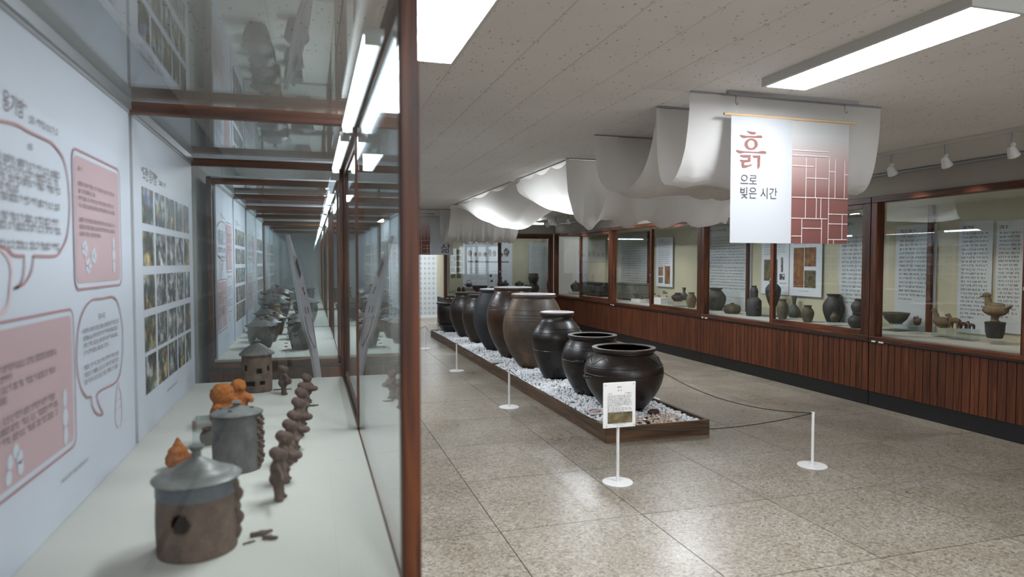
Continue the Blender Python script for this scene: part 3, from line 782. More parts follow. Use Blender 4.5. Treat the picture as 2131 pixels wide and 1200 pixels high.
# ---------------------------------------------------------------- printed boards of the lit cases
def L1(px, py): q = P(px, py, X=XB); return (q.y - 1.52, q.z - .755)      # pixels of the bubble board -> board coordinates
def L2(px, py): q = P(px, py, X=XB); return (q.y - 3.075, q.z - .755)     # pixels of the photo board
def board(Y0, Y1, label, kind, fit, seed):
    t = thing('exhibit_panel', label, 'panel', (XB - .006, (Y0 + Y1) / 2, ZT), 0, 'printed boards in the lit cases')
    bx('board', (XB - .012, XB, Y0, Y1, .752, 2.11), M['panel'], t)
    pr = Print((XB, Y0, .755), (0, 1, 0), (0, 0, 1), t)
    k = (Y1 - Y0) / fit
    def sc(pts): return [(u * k, v) for u, v in pts]
    if kind == 'bubble':
        rose = []; pink = []; white = []; pale = []; ink = []
        left = -.02 * 0 + .01
        A = [L1(*p) for p in [(105, 296), (130, 330), (141, 385), (143, 440), (138, 490), (125, 520), (113, 532), (68, 532)]]
        tail = [L1(*p) for p in [(68, 532), (63, 565), (48, 590), (28, 600)]]
        tail2 = [L1(*p) for p in [(28, 600), (42, 588), (48, 560), (48, 532)]]
        B = [L1(48, 532), L1(25, 530), L1(6, 515), (left + .06, L1(0, 490)[1]), (left, L1(0, 400)[1]), (left + .05, L1(0, 300)[1]), L1(12, 254), L1(60, 275), L1(105, 296)]
        for q in (A, B): rose += stroke(smooth_loop(sc(q), 4, False), .0075)
        for q in (tail, tail2): rose += stroke(smooth_loop(sc(q), 4, False), .007)
        C = [L1(*p) for p in [(185, 627), (212, 621), (235, 618), (247, 640), (254, 690), (252, 755), (241, 793), (203, 816), (204, 840), (213, 861), (200, 860), (191, 845), (188, 826), (178, 825), (165, 800), (158, 745), (164, 670)]]
        rose += stroke(smooth_loop(sc(C), 4), .007, True)
        # pink cards
        def card(u0, v0, u1, v1):
            pale.append(rrect(u0 - .016, v0 - .016, u1 + .016, v1 + .016, .035))
            rose.extend(stroke(rrect(u0 - .018, v0 - .018, u1 + .018, v1 + .018, .035), .007, True))
            pink.append(rrect(u0, v0, u1, v1, .022))
        a = L1(152, 320); b = L1(249, 582); card(a[0] * k, b[1], b[0] * k, a[1])
        c = L1(146, 655); d = L1(146, 920); card(left * k + .03, d[1], c[0] * k, c[1])
        a_, b_, c_, d_ = a, b, c, d
        # flowers and small jars in white
        for p, r in (((174, 517), .02), ((193, 532), .02), ((182, 553), .02)):
            u, v = L1(*p)
            for j in range(5): white.append(ell(u * k + .016 * k * math.cos(j * 1.257), v + .016 * math.sin(j * 1.257), .012 * k, .012, 8))
        for p in ((30, 938), (38, 950), (18, 962), (40, 972), (15, 995)):
            u, v = L1(*p); white.append(ell(u * k, v, .018 * k, .018, 10))
        for px, y0_, y1_ in ((234, 495, 565), (132, 812, 925)):
            u, v1_ = L1(px, y0_); v0_ = L1(px, y1_)[1]; hh = v1_ - v0_
            for fr, rr_ in ((.85, .3), (.5, .42), (.15, .32)):
                white.append(ell(u * k, v0_ + hh * fr, hh * rr_ * .34 * k, hh * .17, 14))
        # bottle sketch
        u, v0_ = L1(247, 886); v1_ = L1(247, 795)[1]; hh = v1_ - v0_
        bot = [(-.012, 1), (-.012, .88), (-.034, .72), (-.036, .62), (-.046, .42), (-.042, .12), (-.02, 0), (.02, 0), (.042, .12), (.046, .42), (.036, .62), (.034, .72), (.012, .88), (.012, 1)]
        pts = [(u * k + x_ * k, v0_ + y_ * hh) for x_, y_ in bot]
        rp = stroke(pts, .006, True) + stroke([pts[3], pts[10]], .005) + stroke([pts[4], pts[9]], .006)
        # jar sketch at the left edge
        u, v0_ = L1(2, 650); v1_ = L1(2, 520)[1]; hh = v1_ - v0_
        rp += stroke(smooth_loop([(u * k + x_ * k, v0_ + y_ * hh) for x_, y_ in ((-.02, 1), (.03, .95), (.06, .7), (.05, .4), (.035, .1), (.0, 0), (-.04, .1), (-.05, .6))], 3), .014, True)
        pr.obj('card_border', pale, M['panel'], 1); pr.obj('pink_card', pink, M['pink'], 2)
        pr.obj('bubble_outline', rose, M['rose'], 3); pr.obj('white_drawing', white, M['panel'], 3)
        pr.obj('jar_drawing', rp, M['rose_pale'], 2)
        # lettering
        u, v = L1(5, 222); u1, v1 = L1(53, 205)
        pr.text('title_lettering', '옹기방”', u * k, L1(30, 240)[1], L1(30, 198)[1] - L1(30, 240)[1], M['ink_brown'], 2, (L1(54, 220)[0] - u) * k)
        u = L1(59, 255)[0]
        ink += textline(u * k, L1(117, 255)[0] * k, L1(88, 268)[1], L1(88, 252)[1] - L1(88, 268)[1], random.Random(4))
        h = .017
        ins = (left + .10)
        ink += paragraph(ins * k, L1(126, 400)[0] * k, L1(60, 335)[1], L1(60, 500)[1], 10, h * 1.25, seed, (5, 8), (3,))
        ink += textline(L1(57, 305)[0] * k, L1(72, 305)[0] * k, L1(64, 312)[1], h, random.Random(1))
        ink += paragraph(L1(160, 380)[0] * k, L1(238, 400)[0] * k, L1(160, 375)[1], L1(160, 480)[1], 8, h * .8, seed + 1, (4,), (1, 7))
        ink += textline(L1(159, 350)[0] * k, L1(169, 350)[0] * k, L1(165, 355)[1], h * .8, random.Random(1))
        ink += paragraph((left + .06) * k, L1(120, 800)[0] * k, L1(60, 740)[1], L1(60, 880)[1], 8, h * 1.1, seed + 2, (4,), (3, 1))
        ink += paragraph(L1(171, 700)[0] * k, L1(246, 700)[0] * k, L1(210, 672)[1], L1(210, 772)[1], 8, h * .9, seed + 3, (4,), (3,))
        ink += textline(L1(204, 655)[0] * k, L1(216, 655)[0] * k, L1(210, 660)[1], h, random.Random(1))
        ink += textline(L1(125, 1005)[0] * k, L1(181, 958)[0] * k, L1(125, 1007)[1], .012, random.Random(2))
        pr.obj('small_print', ink, M['ink_brown'], 4)
    else:
        cols = [(299, 322), (326, 346), (348, 366), (368, 382), (384, 395)]
        rows = [(389, 464), (480, 553), (572, 645), (661, 736), (745, 826)]
        n = 0; rnd = random.Random(seed)
        kinds = [1, 1, 0, 1, 0, 3, 2, 2, 2, 3, 0, 2, 2, 2, 1, 3, 2, 2, 2, 0, 0, 3, 1, 0, 1]
        for r0, r1 in rows:
            for c0, c1 in cols:
                u0 = L2(c0, 600)[0] * k; u1 = L2(c1, 600)[0] * k; v1 = L2(299, r0)[1]; v0 = L2(299, r1)[1]
                cu, cv = (u0 + u1) / 2, (v0 + v1) / 2
                o = pr.obj('photo', [[(u0, v0), (u1, v0), (u1, v1), (u0, v1)]], PH[kinds[n]], 1)
                n += 1
        pr.text('title_lettering', '“도란! 옹기방”', L2(294, 360)[0] * k, L2(310, 380)[1], L2(310, 352)[1] - L2(310, 380)[1], M['ink_brown'], 1, (L2(327, 360)[0] - L2(294, 360)[0]) * k)
        ink = textline(L2(330, 380)[0] * k, L2(345, 380)[0] * k, L2(338, 388)[1], .024, random.Random(5)) + textline(L2(348, 805)[0] * k, L2(369, 800)[0] * k, L2(358, 806)[1], .012, random.Random(6))
        pr.obj('small_print', ink, M['ink_brown'], 1)
    return t
board(1.52, 3.025, 'white board with pink cards and speech bubbles in the near case', 'bubble', 1.505, 11)
board(3.075, 4.50, 'white board with five rows of photographs in the near case', 'photo', 1.425, 12)
board(5.58, 6.77, 'speech bubble board in the second lit case', 'bubble', 1.505, 13)
board(6.84, 8.02, 'photograph board in the second lit case', 'photo', 1.425, 14)
board(8.2, 9.5, 'speech bubble board in the third lit case', 'bubble', 1.505, 15)
board(9.6, 10.85, 'photograph board in the third lit case', 'photo', 1.425, 16)
board(11.45, 12.6, 'speech bubble board in the farthest lit case', 'bubble', 1.505, 17)
board(12.75, 13.9, 'photograph board in the farthest lit case', 'photo', 1.425, 18)

# ================================================================ gravel bed with the big jars
PX0, PX1, PY0, PY1, PZ = 2.335, 3.315, 5.0, 13.4, .133
t = thing('gravel_bed', 'long low walnut-boarded tray holding white gravel and jars', 'platform', ((PX0 + PX1) / 2, (PY0 + PY1) / 2, 0))
bx('tray_floor', (PX0 + .02, PX1 - .02, PY0 + .02, PY1 - .02, 0, .07), M['walnut_y'], t)
for x0 in (PX0, PX1 - .02):
    for k in range(4):
        bx('side_board', (x0, x0 + .02, PY0 + .021 + k * 2.0895, PY0 + .019 + (k + 1) * 2.0895, 0, PZ), M['walnut_y'], t, .0015)
for y0 in (PY0, PY1 - .02): bx('end_board', (PX0, PX1, y0, y0 + .02, 0, PZ), M['walnut_x'], t, .0015)

JX = 2.83
jars = [  # Y, X, rim z, rim r, max r, base r, height of the belly, glaze, label
    (5.69, 2.83, .704, .29, .373, .19, .66, 'onggi_dark', 'wide open dark brown jar with wavy line, nearest on the gravel'),
    (6.42, 2.83, .745, .25, .322, .165, .64, 'onggi_black', 'open-mouthed dark jar second from the front of the row'),
    (7.44, 2.82, .90, .196, .307, .16, .66, 'onggi_black', 'shouldered glossy black jar with reddish cover, third in the row'),
    (8.32, 2.82, 1.08, .285, .405, .185, .56, 'onggi_mottled', 'huge mottled tan and grey jar with pale cover'),
    (9.25, 2.82, 1.135, .267, .382, .16, .60, 'onggi_red', 'tall glossy reddish brown jar with pale cover'),
    (10.15, 2.82, 1.075, .258, .368, .16, .56, 'onggi_grey', 'matte blue-grey jar with a black patch low down'),
    (11.15, 2.81, .94, .21, .315, .165, .62, 'onggi_plain', 'smaller brown jar third from the far end of the row'),
    (12.05, 2.80, .94, .235, .34, .165, .60, 'onggi_dark', 'dark shiny jar second from the far end of the row'),
]
GZ = .118                                             # gravel level where the jars stand
def jar_profile(H, rb, rm, rr, fm, n=26, lip=.018, shoulder=False):
    pr = [(.0, 0), (rb * .9, 0), (rb, .012)]
    for k in range(1, n + 1):
        f = k / n; z = .012 + (H - .045 - .012) * f
        if f <= fm: s = f / fm; r = rb + (rm - rb) * math.sin(s * PI / 2) ** .92
        else:
            s = (f - fm) / (1 - fm); r = rr * .95 + (rm - rr * .95) * math.cos(s * PI / 2) ** .85
            if shoulder: r = rr * .95 + (rm - rr * .95) * max(0, 1 - (s / .86) ** 1.7)
        pr.append((r, z))
    pr += [(rr * .95, H - .038), (rr + lip * .2, H - .034), (rr + lip * .5, H - .022), (rr + lip * .5, H - .008), (rr + lip * .1, H)]
    return pr
JO = []
for k, (Y, X, zr, rr_, rm, rb, fm, mt, lab) in enumerate(jars):
    H = zr - GZ
    t = thing('storage_jar', lab, 'jar', (X, Y, GZ), 0, 'large jars on the gravel')
    pr = jar_profile(H, rb, rm, rr_, fm, shoulder=(k == 2))
    inner = [(rr_ - .045, H), (rr_ - .05, H - .03), (rm - .06, H * fm), (rb - .02, .04), (0, .04)]
    body = pr[:-1]
    MB().lathe(pr + [(rr_ - .03, H)] if False else body, seg=56).build('body', M[mt], t, smooth=True)
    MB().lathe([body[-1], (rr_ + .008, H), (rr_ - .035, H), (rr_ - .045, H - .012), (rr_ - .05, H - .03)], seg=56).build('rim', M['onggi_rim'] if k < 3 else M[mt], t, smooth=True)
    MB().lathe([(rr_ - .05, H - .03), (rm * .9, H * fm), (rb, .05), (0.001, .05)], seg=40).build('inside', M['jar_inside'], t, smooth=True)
    def r_at(z):
        for (r0, z0), (r1, z1) in zip(body, body[1:]):
            if z0 <= z <= z1 and z1 > z0: return r0 + (r1 - r0) * (z - z0) / (z1 - z0)
        return rm
    def band(z, w=.006): MB().tube([(r_at(z) * math.cos(a), r_at(z) * math.sin(a), z) for a in [2 * PI * i / 64 for i in range(65)]], w, 6).build('raised_band', M[mt], t, smooth=True)
    if k == 0:
        band(H * .72, .005); band(H * .60, .004)
        zc = H * .82
        MB().tube([((r_at(zc + .03 * math.sin(a * 9)) + .001) * math.cos(a), (r_at(zc + .03 * math.sin(a * 9)) + .001) * math.sin(a), zc + .03 * math.sin(a * 9)) for a in [2 * PI * i / 160 for i in range(161)]], .004, 5).build('wave_relief', M[mt], t, smooth=True)
    if k == 1: band(H * .78, .004); band(H * .84, .004); band(H * .60, .004)
    if k == 2: band(H * .78, .005); band(H * .72, .006); band(H * .45, .004)
    if k == 3:
        for f in (.66, .70, .74, .80): band(H * f, .004)
    if k >= 4: band(H * .76, .004); band(H * .70, .003)
    if k in (0, 1):
        for a in ((PI * 1.02, ) if k == 0 else (PI * 1.25,)):
            z = H * .56 if k == 0 else H * .62; r = r_at(z)
            e = Vector((math.cos(a), math.sin(a), 0)); s_ = Vector((-math.sin(a), math.cos(a), 0))
            c = e * (r - .006) + Vector((0, 0, z))
            MB().tube([c - s_ * .055, c - s_ * .04 + e * .026, c + e * .034 - Vector((0, 0, .006)), c + s_ * .04 + e * .026, c + s_ * .055], [.012, .015, .016, .015, .012], 10).build('lug_handle', M[mt], t, smooth=True)
    if k in (2, 3, 4, 5, 6, 7):
        cm = M['cover_pink'] if k == 2 else (M['cover'] if k < 6 else M['onggi_plain'])
        MB().lathe([(0, H + .001), (rr_ + .004, H + .001), (rr_ + .008, H + .006), (rr_, H + .011), (rr_ * .86, H + .012), (0, H + .010)], seg=48).build('cover', cm, t, smooth=True)
        if k == 2: MB().lathe([(rr_ * .87, H + .012), (rr_ * .9, H + .016), (rr_ + .004, H + .014), (rr_ + .006, H + .009)], seg=48).build('cover_rim', M['cover'], t, smooth=True)
    if k == 5:
        pts = []
        a0 = math.atan2(0 - Y, 0 - X)
        v = []; f = []
        for i in range(9):
            for j in range(7):
                a = a0 + .35 + (i - 4) * .10; z = .02 + j * .03 + (0.02 if j == 6 else 0) * math.sin(i * 2.1)
                rr2 = r_at(z) + .0025
                v.append((rr2 * math.cos(a), rr2 * math.sin(a), z))
        for i in range(8):
            for j in range(6): f.append((i * 7 + j, (i + 1) * 7 + j, (i + 1) * 7 + j + 1, i * 7 + j + 1))
        MB().add(v, f).build('black_patch', M['black'], t, smooth=True)
# planter-like jar at the far end
t = thing('storage_jar', 'wide dark tub with ledge and feet at the far end of the row', 'jar', (2.70, 13.0, GZ), 0, 'large jars on the gravel')
MB().lathe([(0, .04), (.21, .04), (.25, .12), (.29, .14), (.31, .155), (.31, .165), (.27, .175), (.275, .19), (.295, .30), (.30, .40), (.295, .48), (.285, .53), (.30, .55), (.315, .575), (.315, .595), (.29, .60), (.27, .59)], seg=48).build('body', M['onggi_black'], t, smooth=True)
MB().lathe([(.27, .59), (.27, .45), (.2, .44), (0, .44)], seg=36).build('inside', M['jar_inside'], t, smooth=True)
for a in (.6, 2.2, 3.8, 5.3): MB().lathe([(0, 0), (.03, 0), (.04, .03), (.03, .05)], (.19 * math.cos(a), .19 * math.sin(a), 0), 12).build('foot', M['onggi_plain'], t, smooth=True)
MB().lathe([(0, .0), (.07, .0), (.085, .03), (.05, .07), (0, .075)], (.13, -.05, .53), 18).build('float_bowl', M['cover'], t, smooth=True)

# gravel: one mesh of small stones heaped to the boards
def pebbles(name, n, area, mat, size, seed, zfun, label, cat='gravel'):
    rs = np.random.RandomState(seed)
    bm = bmesh.new(); bmesh.ops.create_icosphere(bm, subdivisions=1, radius=1)
    bv = np.array([v.co[:] for v in bm.verts]); bf = np.array([[v.index for v in f.verts] for f in bm.faces]); bm.free()
    x0, x1, y0, y1 = area
    px = rs.uniform(x0, x1, n); py = rs.uniform(y0, y1, n)
    keep = np.ones(n, bool)
    for (Y, X, zr, rr_, rm, rb, fm, mt, lab) in jars: keep &= (px - X) ** 2 + (py - Y) ** 2 > (rb + .004) ** 2
    px, py = px[keep], py[keep]; n = len(px)
    s = rs.uniform(size * .7, size * 1.25, (n, 1)) * rs.uniform(.7, 1.15, (n, 3)) * np.array([1, 1, .72])
    a = rs.uniform(0, 2 * PI, n); b = rs.uniform(-.5, .5, n)
    v = bv[None] * s[:, None, :] * (1 + rs.uniform(-.12, .12, (n, len(bv), 1)))
    ca, sa, cb, sb = np.cos(a)[:, None], np.sin(a)[:, None], np.cos(b)[:, None], np.sin(b)[:, None]
    X_ = v[..., 0] * cb + v[..., 2] * sb; Z_ = -v[..., 0] * sb + v[..., 2] * cb
    v = np.stack([X_ * ca - v[..., 1] * sa, X_ * sa + v[..., 1] * ca, Z_], -1)
    z = zfun(px, py) + rs.uniform(-.012, .006, n)
    v += np.stack([px, py, z], -1)[:, None, :]
    f = bf[None] + (np.arange(n) * len(bv))[:, None, None]
    me = bpy.data.meshes.new(name)
    V = v.reshape(-1, 3); Fs = f.reshape(-1, 3)
    me.vertices.add(len(V)); me.vertices.foreach_set('co', V.ravel())
    me.loops.add(Fs.size); me.loops.foreach_set('vertex_index', Fs.ravel().astype(np.int32))
    me.polygons.add(len(Fs)); me.polygons.foreach_set('loop_start', np.arange(0, Fs.size, 3, dtype=np.int32))
    me.update(calc_edges=True)
    o = put(name, me, mat, smooth=True)
    return tag(o, label, cat, kind='stuff')
def heap(x, y):
    e = np.minimum(np.minimum(x - PX0, PX1 - x), np.minimum(y - PY0, PY1 - y))
    return .10 + .022 * np.clip(e / .18, 0, 1)
pebbles('white_gravel', 11500, (PX0 + .03, PX1 - .03, PY0 + .03, PY1 - .03), M['pebble'], .0195, 5, heap, 'white gravel filling the long walnut tray')
pebbles('shell_gravel', 420, (PX0 + .05, PX1 - .2, PY0 + .035, PY0 + .30), M['pebble_warm'], .013, 6, lambda x, y: heap(x, y) + .014, 'pinkish shell grit scattered at the front of the white gravel')
rnd = random.Random(8)
stone_m = blob([((0, 0, 0), (.026, .018, .011)), ((.012, .006, .002), (.016, .014, .010))], .004, 'stone', .004, 60)
for k in range(14):
    x, y = rnd.uniform(2.55, 3.12), rnd.uniform(5.07, 5.30)
    o = put('stone', stone_m, M['stone_red'], None, (x, y, .132), rnd.uniform(0, 6)); s_ = rnd.uniform(.6, 1.1); o.scale = (s_, s_ * rnd.uniform(.7, 1.2), s_)
    tag(o, 'small dark reddish shard lying on the gravel before the nearest jar', 'stone', 'dark shards on the gravel')
o = put('stone', blob([((0, 0, 0), (.055, .036, .03)), ((.03, .006, .006), (.034, .03, .025))], .006, 'stone', .006, 25), M['stone_red'], None, tuple(P(1360, 857, Z=.15)))
tag(o, 'large oval reddish brown stone beside the nearest jar', 'stone')
# little cards lying on the gravel
def card(px, py, w, d, rz, label, red):
    p = P(px, py, Z=.145)
    t = thing('notice_card', label, 'card', tuple(p), rz)
    m = MB().box(-w / 2, w / 2, -d / 2, d / 2, .0, .006).build('card', M['acrylic_white'], t); m.rotation_euler = (.12, 0, 0)
    if red:
        pr = ring(0, 0, w * .38, d * .3, w * .33, d * .2)
        v = []; f = []
        for q in pr: n = len(v); v += [(a, b, .0075) for a, b in q]; f.append((n, n + 1, n + 2, n + 3))
        q = stroke([(-w * .26, d * .16), (w * .26, -d * .16)], .006)[0]; n = len(v); v += [(a, b, .0076) for a, b in q]; f.append((n, n + 1, n + 2, n + 3))
        MB().add(v, f).build('prohibition_ring', M['red'], t).rotation_euler = (.12, 0, 0)
card(1238, 856, .15, .14, .1, 'small white card with red prohibition ring on the gravel', True)
card(1030, 752, .17, .14, .2, 'plain pale card lying on the gravel beside the tall jars', False)

# ================================================================ stanchions, cords, sign
def stanchion(x, y, label, h=.40, name='stanchion'):
    t = thing(name, label, 'stanchion', (x, y, 0), 0, 'low white stanchions')
    MB().lathe([(0, 0), (.104, 0), (.105, .004), (.102, .007), (.014, .008), (0, .008)], seg=40).build('base', M['white_metal'], t, smooth=True)
    MB().lathe([(0, .008), (.0105, .008), (.0105, h - .012), (0, h - .012)], seg=16).build('pole', M['white_metal'], t, smooth=True)
    MB().lathe([(0, h - .012), (.012, h - .012), (.012, h), (0, h)], seg=16).build('cap', M['white_metal'], t, smooth=True)
    return t
SL = [(1.995, 4.09), (1.962, 6.57), (1.93, 9.0), (1.91, 11.5)]
stanchion(3.535, 4.01, 'white stanchion standing alone on the terrazzo at the right of the tray')
stanchion(1.962, 6.57, 'second white stanchion along the left of the tray')
stanchion(1.93, 9.0, 'third white stanchion along the left of the tray')
stanchion(1.91, 11.5, 'farthest white stanchion along the left of the tray')
stanchion(3.56, 6.5, 'white stanchion hidden behind the nearest jar')
t = stanchion(1.995, 4.09, 'white sign stand before the nearest jar, with printed text and picture', .385, 'sign_stand'); del t['group']; t['category'] = 'sign'
sx0, sx1, sz0, sz1 = 1.876, 2.117, .383, .692
o = MB().box(-.1205, .1205, -.004, .004, -.1545, .1545).build('sign_board', M['acrylic_white'], t, bevel=.003, loc=(0, -.018, .5375))
pr = Print((sx0, 4.09 - .0225, sz0), (1, 0, 0), (0, 0, 1), t)
W, H_ = .241, .309
pr.text('title_lettering', '항아리', W * .42, H_ * .875, .011, M['ink'], 1)
ink = textline(W * .44, W * .55, H_ * .81, .007, random.Random(1)) + textline(W * .14, W * .27, H_ * .745, .007, random.Random(2)) + textline(W * .66, W * .88, H_ * .745, .007, random.Random(3))
ink += paragraph(W * .12, W * .88, H_ * .72, H_ * .375, 11, .0072, 9, (), (7, 10)) + textline(W * .3, W * .74, H_ * .075, .005, random.Random(4)) + textline(W * .4, W * .63, H_ * .04, .004, random.Random(4))
pr.obj('small_print', ink, M['ink'], 1)
pr.obj('picture', [[(W * .13, H_ * .10), (W * .89, H_ * .10), (W * .89, H_ * .345), (W * .13, H_ * .345)]], M['ph_scene'], 1)
pr.obj('picture_detail', [[(W * .62, H_ * .13), (W * .68, H_ * .13), (W * .82, H_ * .235), (W * .79, H_ * .245)], [(W * .3, H_ * .2), (W * .38, H_ * .17), (W * .44, H_ * .22), (W * .36, H_ * .25)]], M['ph_brown'], 2)
for u, v in ((.06, .945), (.93, .95), (.1, .045), (.94, .045)): pr.obj('screw', [ell(W * u, H_ * v, .0045, .0045, 10)], M['grey_metal'], 1)
def cord(a, b, sag, label):
    A, B = Vector(a), Vector(b); n = 24
    pts = [A.lerp(B, i / n) - Vector((0, 0, sag * 4 * (i / n) * (1 - i / n))) for i in range(n + 1)]
    o = MB().tube([p - A for p in pts], .0035, 6).build('barrier_cord', M['cord'], None, smooth=True, loc=tuple(A))
    tag(o, label, 'cord', 'barrier cords')
zt = .393
cord((1.99, 4.085, .385), (1.962, 6.57, zt), .075, 'black cord sagging from the sign stand to the second stanchion')
cord((1.962, 6.57, zt), (1.93, 9.0, zt), .12, 'black cord between second and third stanchions on the left')
cord((1.93, 9.0, zt), (1.91, 11.5, zt), .11, 'black cord between third and farthest stanchions on the left')
cord((1.91, 11.5, zt), (1.90, 13.9, zt - .05), .11, 'black cord leaving the farthest stanchion')
cord((3.535, 4.01, zt), (1.995, 4.10, .375), .06, 'black cord across the front from sign stand to right stanchion')
cord((3.535, 4.01, zt), (3.56, 6.5, zt), .125, 'black cord running back from the right stanchion behind the nearest jar')

# ================================================================ fabric on the ceiling
ZR = 2.535
def swag(label, ya, yb, xa, xb, zb, mat, p=.62, folds=.0, fl=5, skew=0, xb2=None, seed=1, rails=True, zend=0, drop_r=0):
    nu, nv = 70, 60; v = []; f = []
    for i in range(nu + 1):
        s = i / nu
        for j in range(nv + 1):
            u = j / nv
            prof = (4 * u * (1 - u)) ** p
            x = xa + (xb - xa) * s
            x += .05 * math.sin(PI * u) * (1 if s < .5 else -1) * abs(2 * s - 1) ** 2 * (-.6)
            y = ya + (yb - ya) * (u + .12 * math.sin(2 * PI * u) * -.35)
            sag = (ZR - zb) * prof * (1 - drop_r * s)
            z = ZR - sag - zend * u
            q = s * fl + (1 - u) * skew * .55 + .35 * noise.noise(Vector((s * 3, u * 2, seed)))
            rid = 1 - 2 * abs(noise.noise(Vector((q * 1.3, u * .6, seed * 1.7))))
            d = folds * (.25 + .75 * math.sin(PI * u)) * ((max(0, rid) ** 2.2 - .35) * 1.1 + .45 * math.sin(q * 4.1 + seed) + .35 * noise.noise(Vector((q * 3.1, u * 1.5, seed + 7))))
            d *= min(1, u * 8, (1 - u) * 8)
            uu = min(.985, max(.015, u)); sl = -(ZR - zb) * p * (4 * uu * (1 - uu)) ** (p - 1) * 4 * (1 - 2 * uu) / (yb - ya)
            nl = math.hypot(1, sl); y += d * -sl / nl * -1; z -= d / nl
            z += .006 * noise.noise(Vector((s * 25, u * 18, seed * 3)))
            z = min(z, ZR)
            v.append((x, y, z))
    for i in range(nu):
        for j in range(nv): f.append((i * (nv + 1) + j, (i + 1) * (nv + 1) + j, (i + 1) * (nv + 1) + j + 1, i * (nv + 1) + j + 1))
    t = thing('fabric_drape', label, 'drape', ((xa + xb) / 2, (ya + yb) / 2, ZR), 0, 'white ceiling drapes')
    MB().add(v, f).build('cloth', mat, t, smooth=True, loc=tuple(-Vector(t.location)))
    for yy in ((ya, yb) if rails else ()):
        MB().tube([(xa, yy, ZC - .006), (xb, yy, ZC - .006)], .005, 6).build('ceiling_wire', M['grey_metal'], t, loc=tuple(-Vector(t.location)))
    return t
swag('front white drape in a deep narrow fold behind the banner', 3.62, 4.03, 2.235, 3.70, 1.995, M['voile'], .55, .016, 3, 1, seed=2)
swag('second white drape, shorter fold behind the front one', 4.05, 5.07, 2.245, 3.72, 2.01, M['voile'], .62, .03, 4, 1.4, seed=4)
swag('low broad white drape with slanting folds above the wall cases', 5.09, 6.28, 2.47, 3.80, 1.855, M['voile'], .66, .06, 5, 2.6, seed=5)
swag('narrow far drape left of the tall jars with vertical folds', 13.12, 14.1, 2.38, 3.5, 1.93, M['voile'], .55, .04, 4, 1.5, seed=8)
swag('long grey-white drape above the back case', 11.85, 12.92, 2.44, 3.75, 1.885, M['voile'], .6, .05, 7, 2.5, seed=9)
swag('last white drape before the end of the hall', 14.15, 15.3, 1.6, 3.0, 1.95, M['voile'], .55, .04, 4, 1.5, seed=11)
def hammock(label, ya, yb, xa, xb, sag, mat, seed, power=.8, point=False):
    nu, nv = 60, 80; v = []; f = []
    for i in range(nu + 1):
        s = i / nu
        for j in range(nv + 1):
            u = j / nv
            en = (math.sin(PI * u) ** .75 if point else math.sin(PI * u) ** .22)
            scal = .05 * (abs(math.sin(u * PI * 3.5))) * (1 - s) ** 6
            z = ZR - scal - sag * en * math.sin(PI * s) ** power
            x = xa + (xb - xa) * s + .03 * math.sin(u * 9 + seed) * s * (1 - s)
            y = ya + (yb - ya) * u
            d = .03 * math.sin(PI * s) * (math.sin(s * 16 + u * 3 + seed) + .7 * math.sin(s * 27 - u * 5)) * .6
            v.append((x + d * .5, y, min(ZR, z - d)))
    for i in range(nu):
        for j in range(nv): f.append((i * (nv + 1) + j, (i + 1) * (nv + 1) + j, (i + 1) * (nv + 1) + j + 1, i * (nv + 1) + j + 1))
    t = thing('fabric_drape', label, 'drape', ((xa + xb) / 2, (ya + yb) / 2, ZR), 0, 'white ceiling drapes')
    MB().add(v, f).build('cloth', mat, t, smooth=True, loc=tuple(-Vector(t.location)))
    for xx in (xa, xb): MB().tube([(xx, ya, ZC - .006), (xx, yb, ZC - .006)], .005, 6).build('ceiling_wire', M['grey_metal'], t, loc=tuple(-Vector(t.location)))
hammock('white drape glowing from the lamp above it, hung like a hammock', 6.32, 8.14, 2.515, 3.75, .46, M['voile'], 1, .36)
hammock('pointed white drape glowing from the lamp above the tall jars', 8.3, 11.83, 2.50, 3.65, .50, M['voile'], 3, .7, True)

